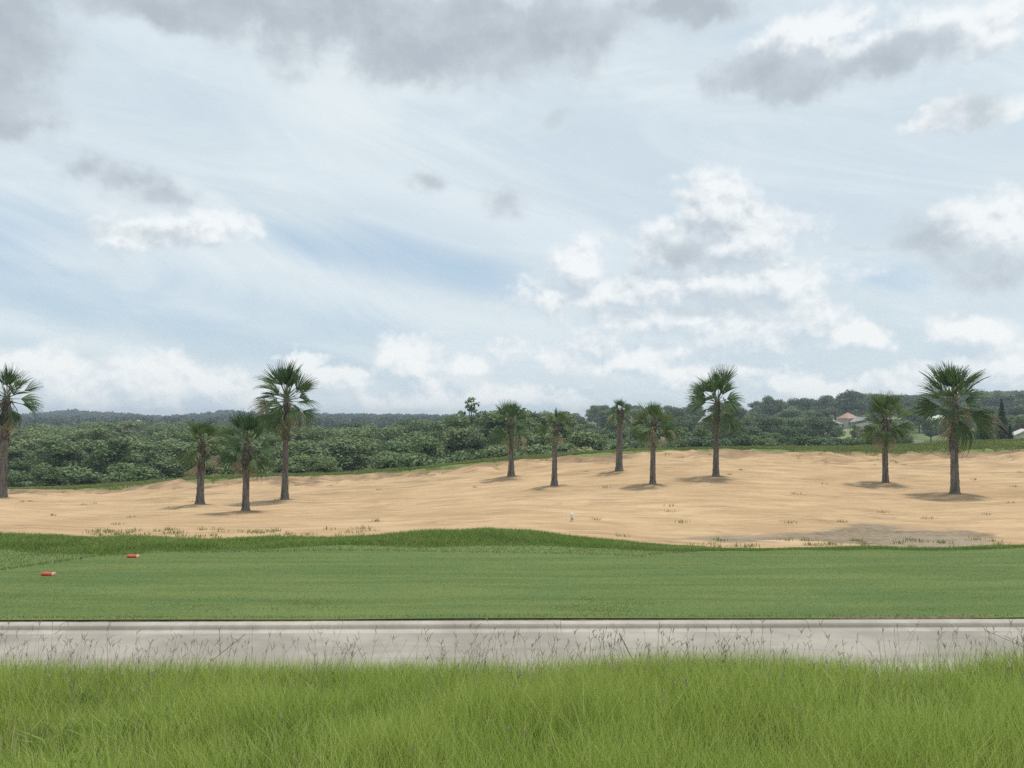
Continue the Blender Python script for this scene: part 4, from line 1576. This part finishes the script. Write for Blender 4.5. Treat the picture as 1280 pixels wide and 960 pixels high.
# ------------------------------------------------------------------ houses among the trees
def house(px, eave_py, Y, w, d, wall_h, roof_h, roof_mat, wall_mat, label, rz=0.0, hip=True, name='house'):
    p = at(px, eave_py, Y)
    root = empty(name, (p.x, Y, p.z - wall_h), rz)
    tag(root, label, 'house')
    b = MB()
    b.box(-w / 2, w / 2, -d / 2, d / 2, -4.0, wall_h)
    if not hip:
        b.add([(-w / 2 + .02, -d / 2 + .01, wall_h), (w / 2 - .02, -d / 2 + .01, wall_h), (0, -d / 2 + .01, wall_h + roof_h * .97),
               (-w / 2 + .02, d / 2 - .01, wall_h), (w / 2 - .02, d / 2 - .01, wall_h), (0, d / 2 - .01, wall_h + roof_h * .97)],
              [(0, 1, 2), (5, 4, 3), (0, 2, 5, 3), (1, 4, 5, 2), (0, 3, 4, 1)])
    b.build('wall', wall_mat, root)
    o = 0.5
    b = MB()
    if hip:
        rl = max(0.3, w / 2 - d / 2)
        b.add([(-w / 2 - o, -d / 2 - o, wall_h + .01), (w / 2 + o, -d / 2 - o, wall_h + .01), (w / 2 + o, d / 2 + o, wall_h + .01), (-w / 2 - o, d / 2 + o, wall_h + .01),
               (-rl, 0, wall_h + roof_h), (rl, 0, wall_h + roof_h)],
              [(0, 1, 5, 4), (1, 2, 5), (2, 3, 4, 5), (3, 0, 4), (0, 3, 2, 1)])
    else:
        for s in (-1, 1):
            b.add([(s * (w / 2 + o), -d / 2 - o, wall_h - 0.3), (0, -d / 2 - o, wall_h + roof_h + .02), (0, d / 2 + o, wall_h + roof_h + .02), (s * (w / 2 + o), d / 2 + o, wall_h - 0.3),
                   (s * (w / 2 + o), -d / 2 - o, wall_h - 0.12), (0, -d / 2 - o, wall_h + roof_h + .2), (0, d / 2 + o, wall_h + roof_h + .2), (s * (w / 2 + o), d / 2 + o, wall_h - 0.12)],
                  [(0, 1, 2, 3), (7, 6, 5, 4), (0, 4, 5, 1), (1, 5, 6, 2), (2, 6, 7, 3), (3, 7, 4, 0)])
    b.build('roof', roof_mat, root)
    nw = max(2, int(w / 3))
    for i in range(nw):
        x = -w / 2 + w * (i + 0.5) / nw
        if i == nw // 2:
            b = MB()
            b.box(x - .5, x + .5, -d / 2 - .06, -d / 2 - .003, 0.0, min(2.1, wall_h - .3))
            b.build('door', M['dark_hole'], root)
            continue
        b = MB()
        b.box(x - .7, x + .7, -d / 2 - .07, -d / 2 - .003, 0.8, min(2.1, wall_h - .3))
        f = b.build('window', M['white'], root)
        b = MB()
        b.box(x - .6, x + .6, -d / 2 - .09, -d / 2 - .073, 0.9, min(2.0, wall_h - .4))
        b.build('pane', M['glass'], f)


house(1060, 523, 296, 4.6, 6, 2.8, 2.2, M['tile'], M['cream'], 'house with terracotta hip roof on the pale slope below the skyline', R(12))
house(1040, 529.5, 288, 6.0, 5, 2.4, 1.5, M['slate'], M['cream'], 'low house with grey roof left of the terracotta-roofed house', R(-14))
house(1077, 527, 290, 4.6, 6, 3.6, 1.6, M['slate'], M['white'], 'white-walled gabled house right of the terracotta-roofed house', R(20), False)
house(882.5, 527, 246, 2.4, 3.2, 2.8, 1.5, M['pale_roof'], M['white'], 'small pale gabled house peeping out of trees left of the red-necked palm', R(10), False)
house(1174, 525, 242, 6.5, 6, 3.2, 1.6, M['pale_roof'], M['white'], 'white house half hidden behind the crown of the largest palm', R(-8))
house(1281, 546, 116, 4.2, 5, 2.3, 1.0, M['pale_roof'], M['white'], 'white gabled house at the right edge beyond the grass crest', R(-25), False)
house(170, 526.5, 455, 4.0, 4, 2.4, 1.0, M['pale_roof'], M['white'], 'tiny white house on the far left ridge', R(5))


def low_wall():
    p = at(1148.5, 553, 118)
    root = empty('low_wall', (p.x, p.y, p.z - 0.1), R(4))
    tag(root, 'low white wall in the gap of the hedge left of the largest palm', 'wall')
    b = MB()
    b.box(-0.62, 0.62, -0.1, 0.1, -2.2, 0.30)
    b.build('wall_body', M['white'], root, 0.01)
    b = MB()
    b.box(-0.70, 0.70, -0.14, 0.14, 0.303, 0.37)
    b.build('coping', M['white'], root, 0.01)


low_wall()


# ------------------------------------------------------------------ pale mown slope below the houses
def slope_lawn():
    ys = np.linspace(180, 289, 40)
    pxs = np.linspace(1022, 1086, 24)
    v = []
    for px in pxs:
        for y in ys:
            x = (px - 640) / F * y
            v.append((x, y, gz(x, y) + 0.12))
    me = np_mesh('slope_lawn', np.array(v), [grid_faces(len(pxs), len(ys))[:, ::-1]])
    o = link('slope_lawn', me, m_plain('slope_lawn', (0.15, 0.18, 0.072), 0.9, 0.1, 0.35, 0.35), smooth=True)
    o['kind'] = 'structure'


slope_lawn()

# ------------------------------------------------------------------ haze
hb = MB()
hb.box(-2700, 2700, -120, 2700, -13.0, 28.0)
hm = bpy.data.materials.new('haze')
hm.use_nodes = True
hnt = hm.node_tree
hnt.nodes.clear()
ho = hnt.nodes.new('ShaderNodeOutputMaterial')
hv = hnt.nodes.new('ShaderNodeVolumePrincipled')
hv.inputs['Color'].default_value = (0.72, 0.83, 0.95, 1)
hv.inputs['Density'].default_value = 0.00046
hv.inputs['Anisotropy'].default_value = 0.2
hnt.links.new(hv.outputs[0], ho.inputs['Volume'])
hz_o = hb.build('haze', hm)
tag(hz_o, 'thin bluish summer haze over the valley and ridges', 'haze', kind='stuff')
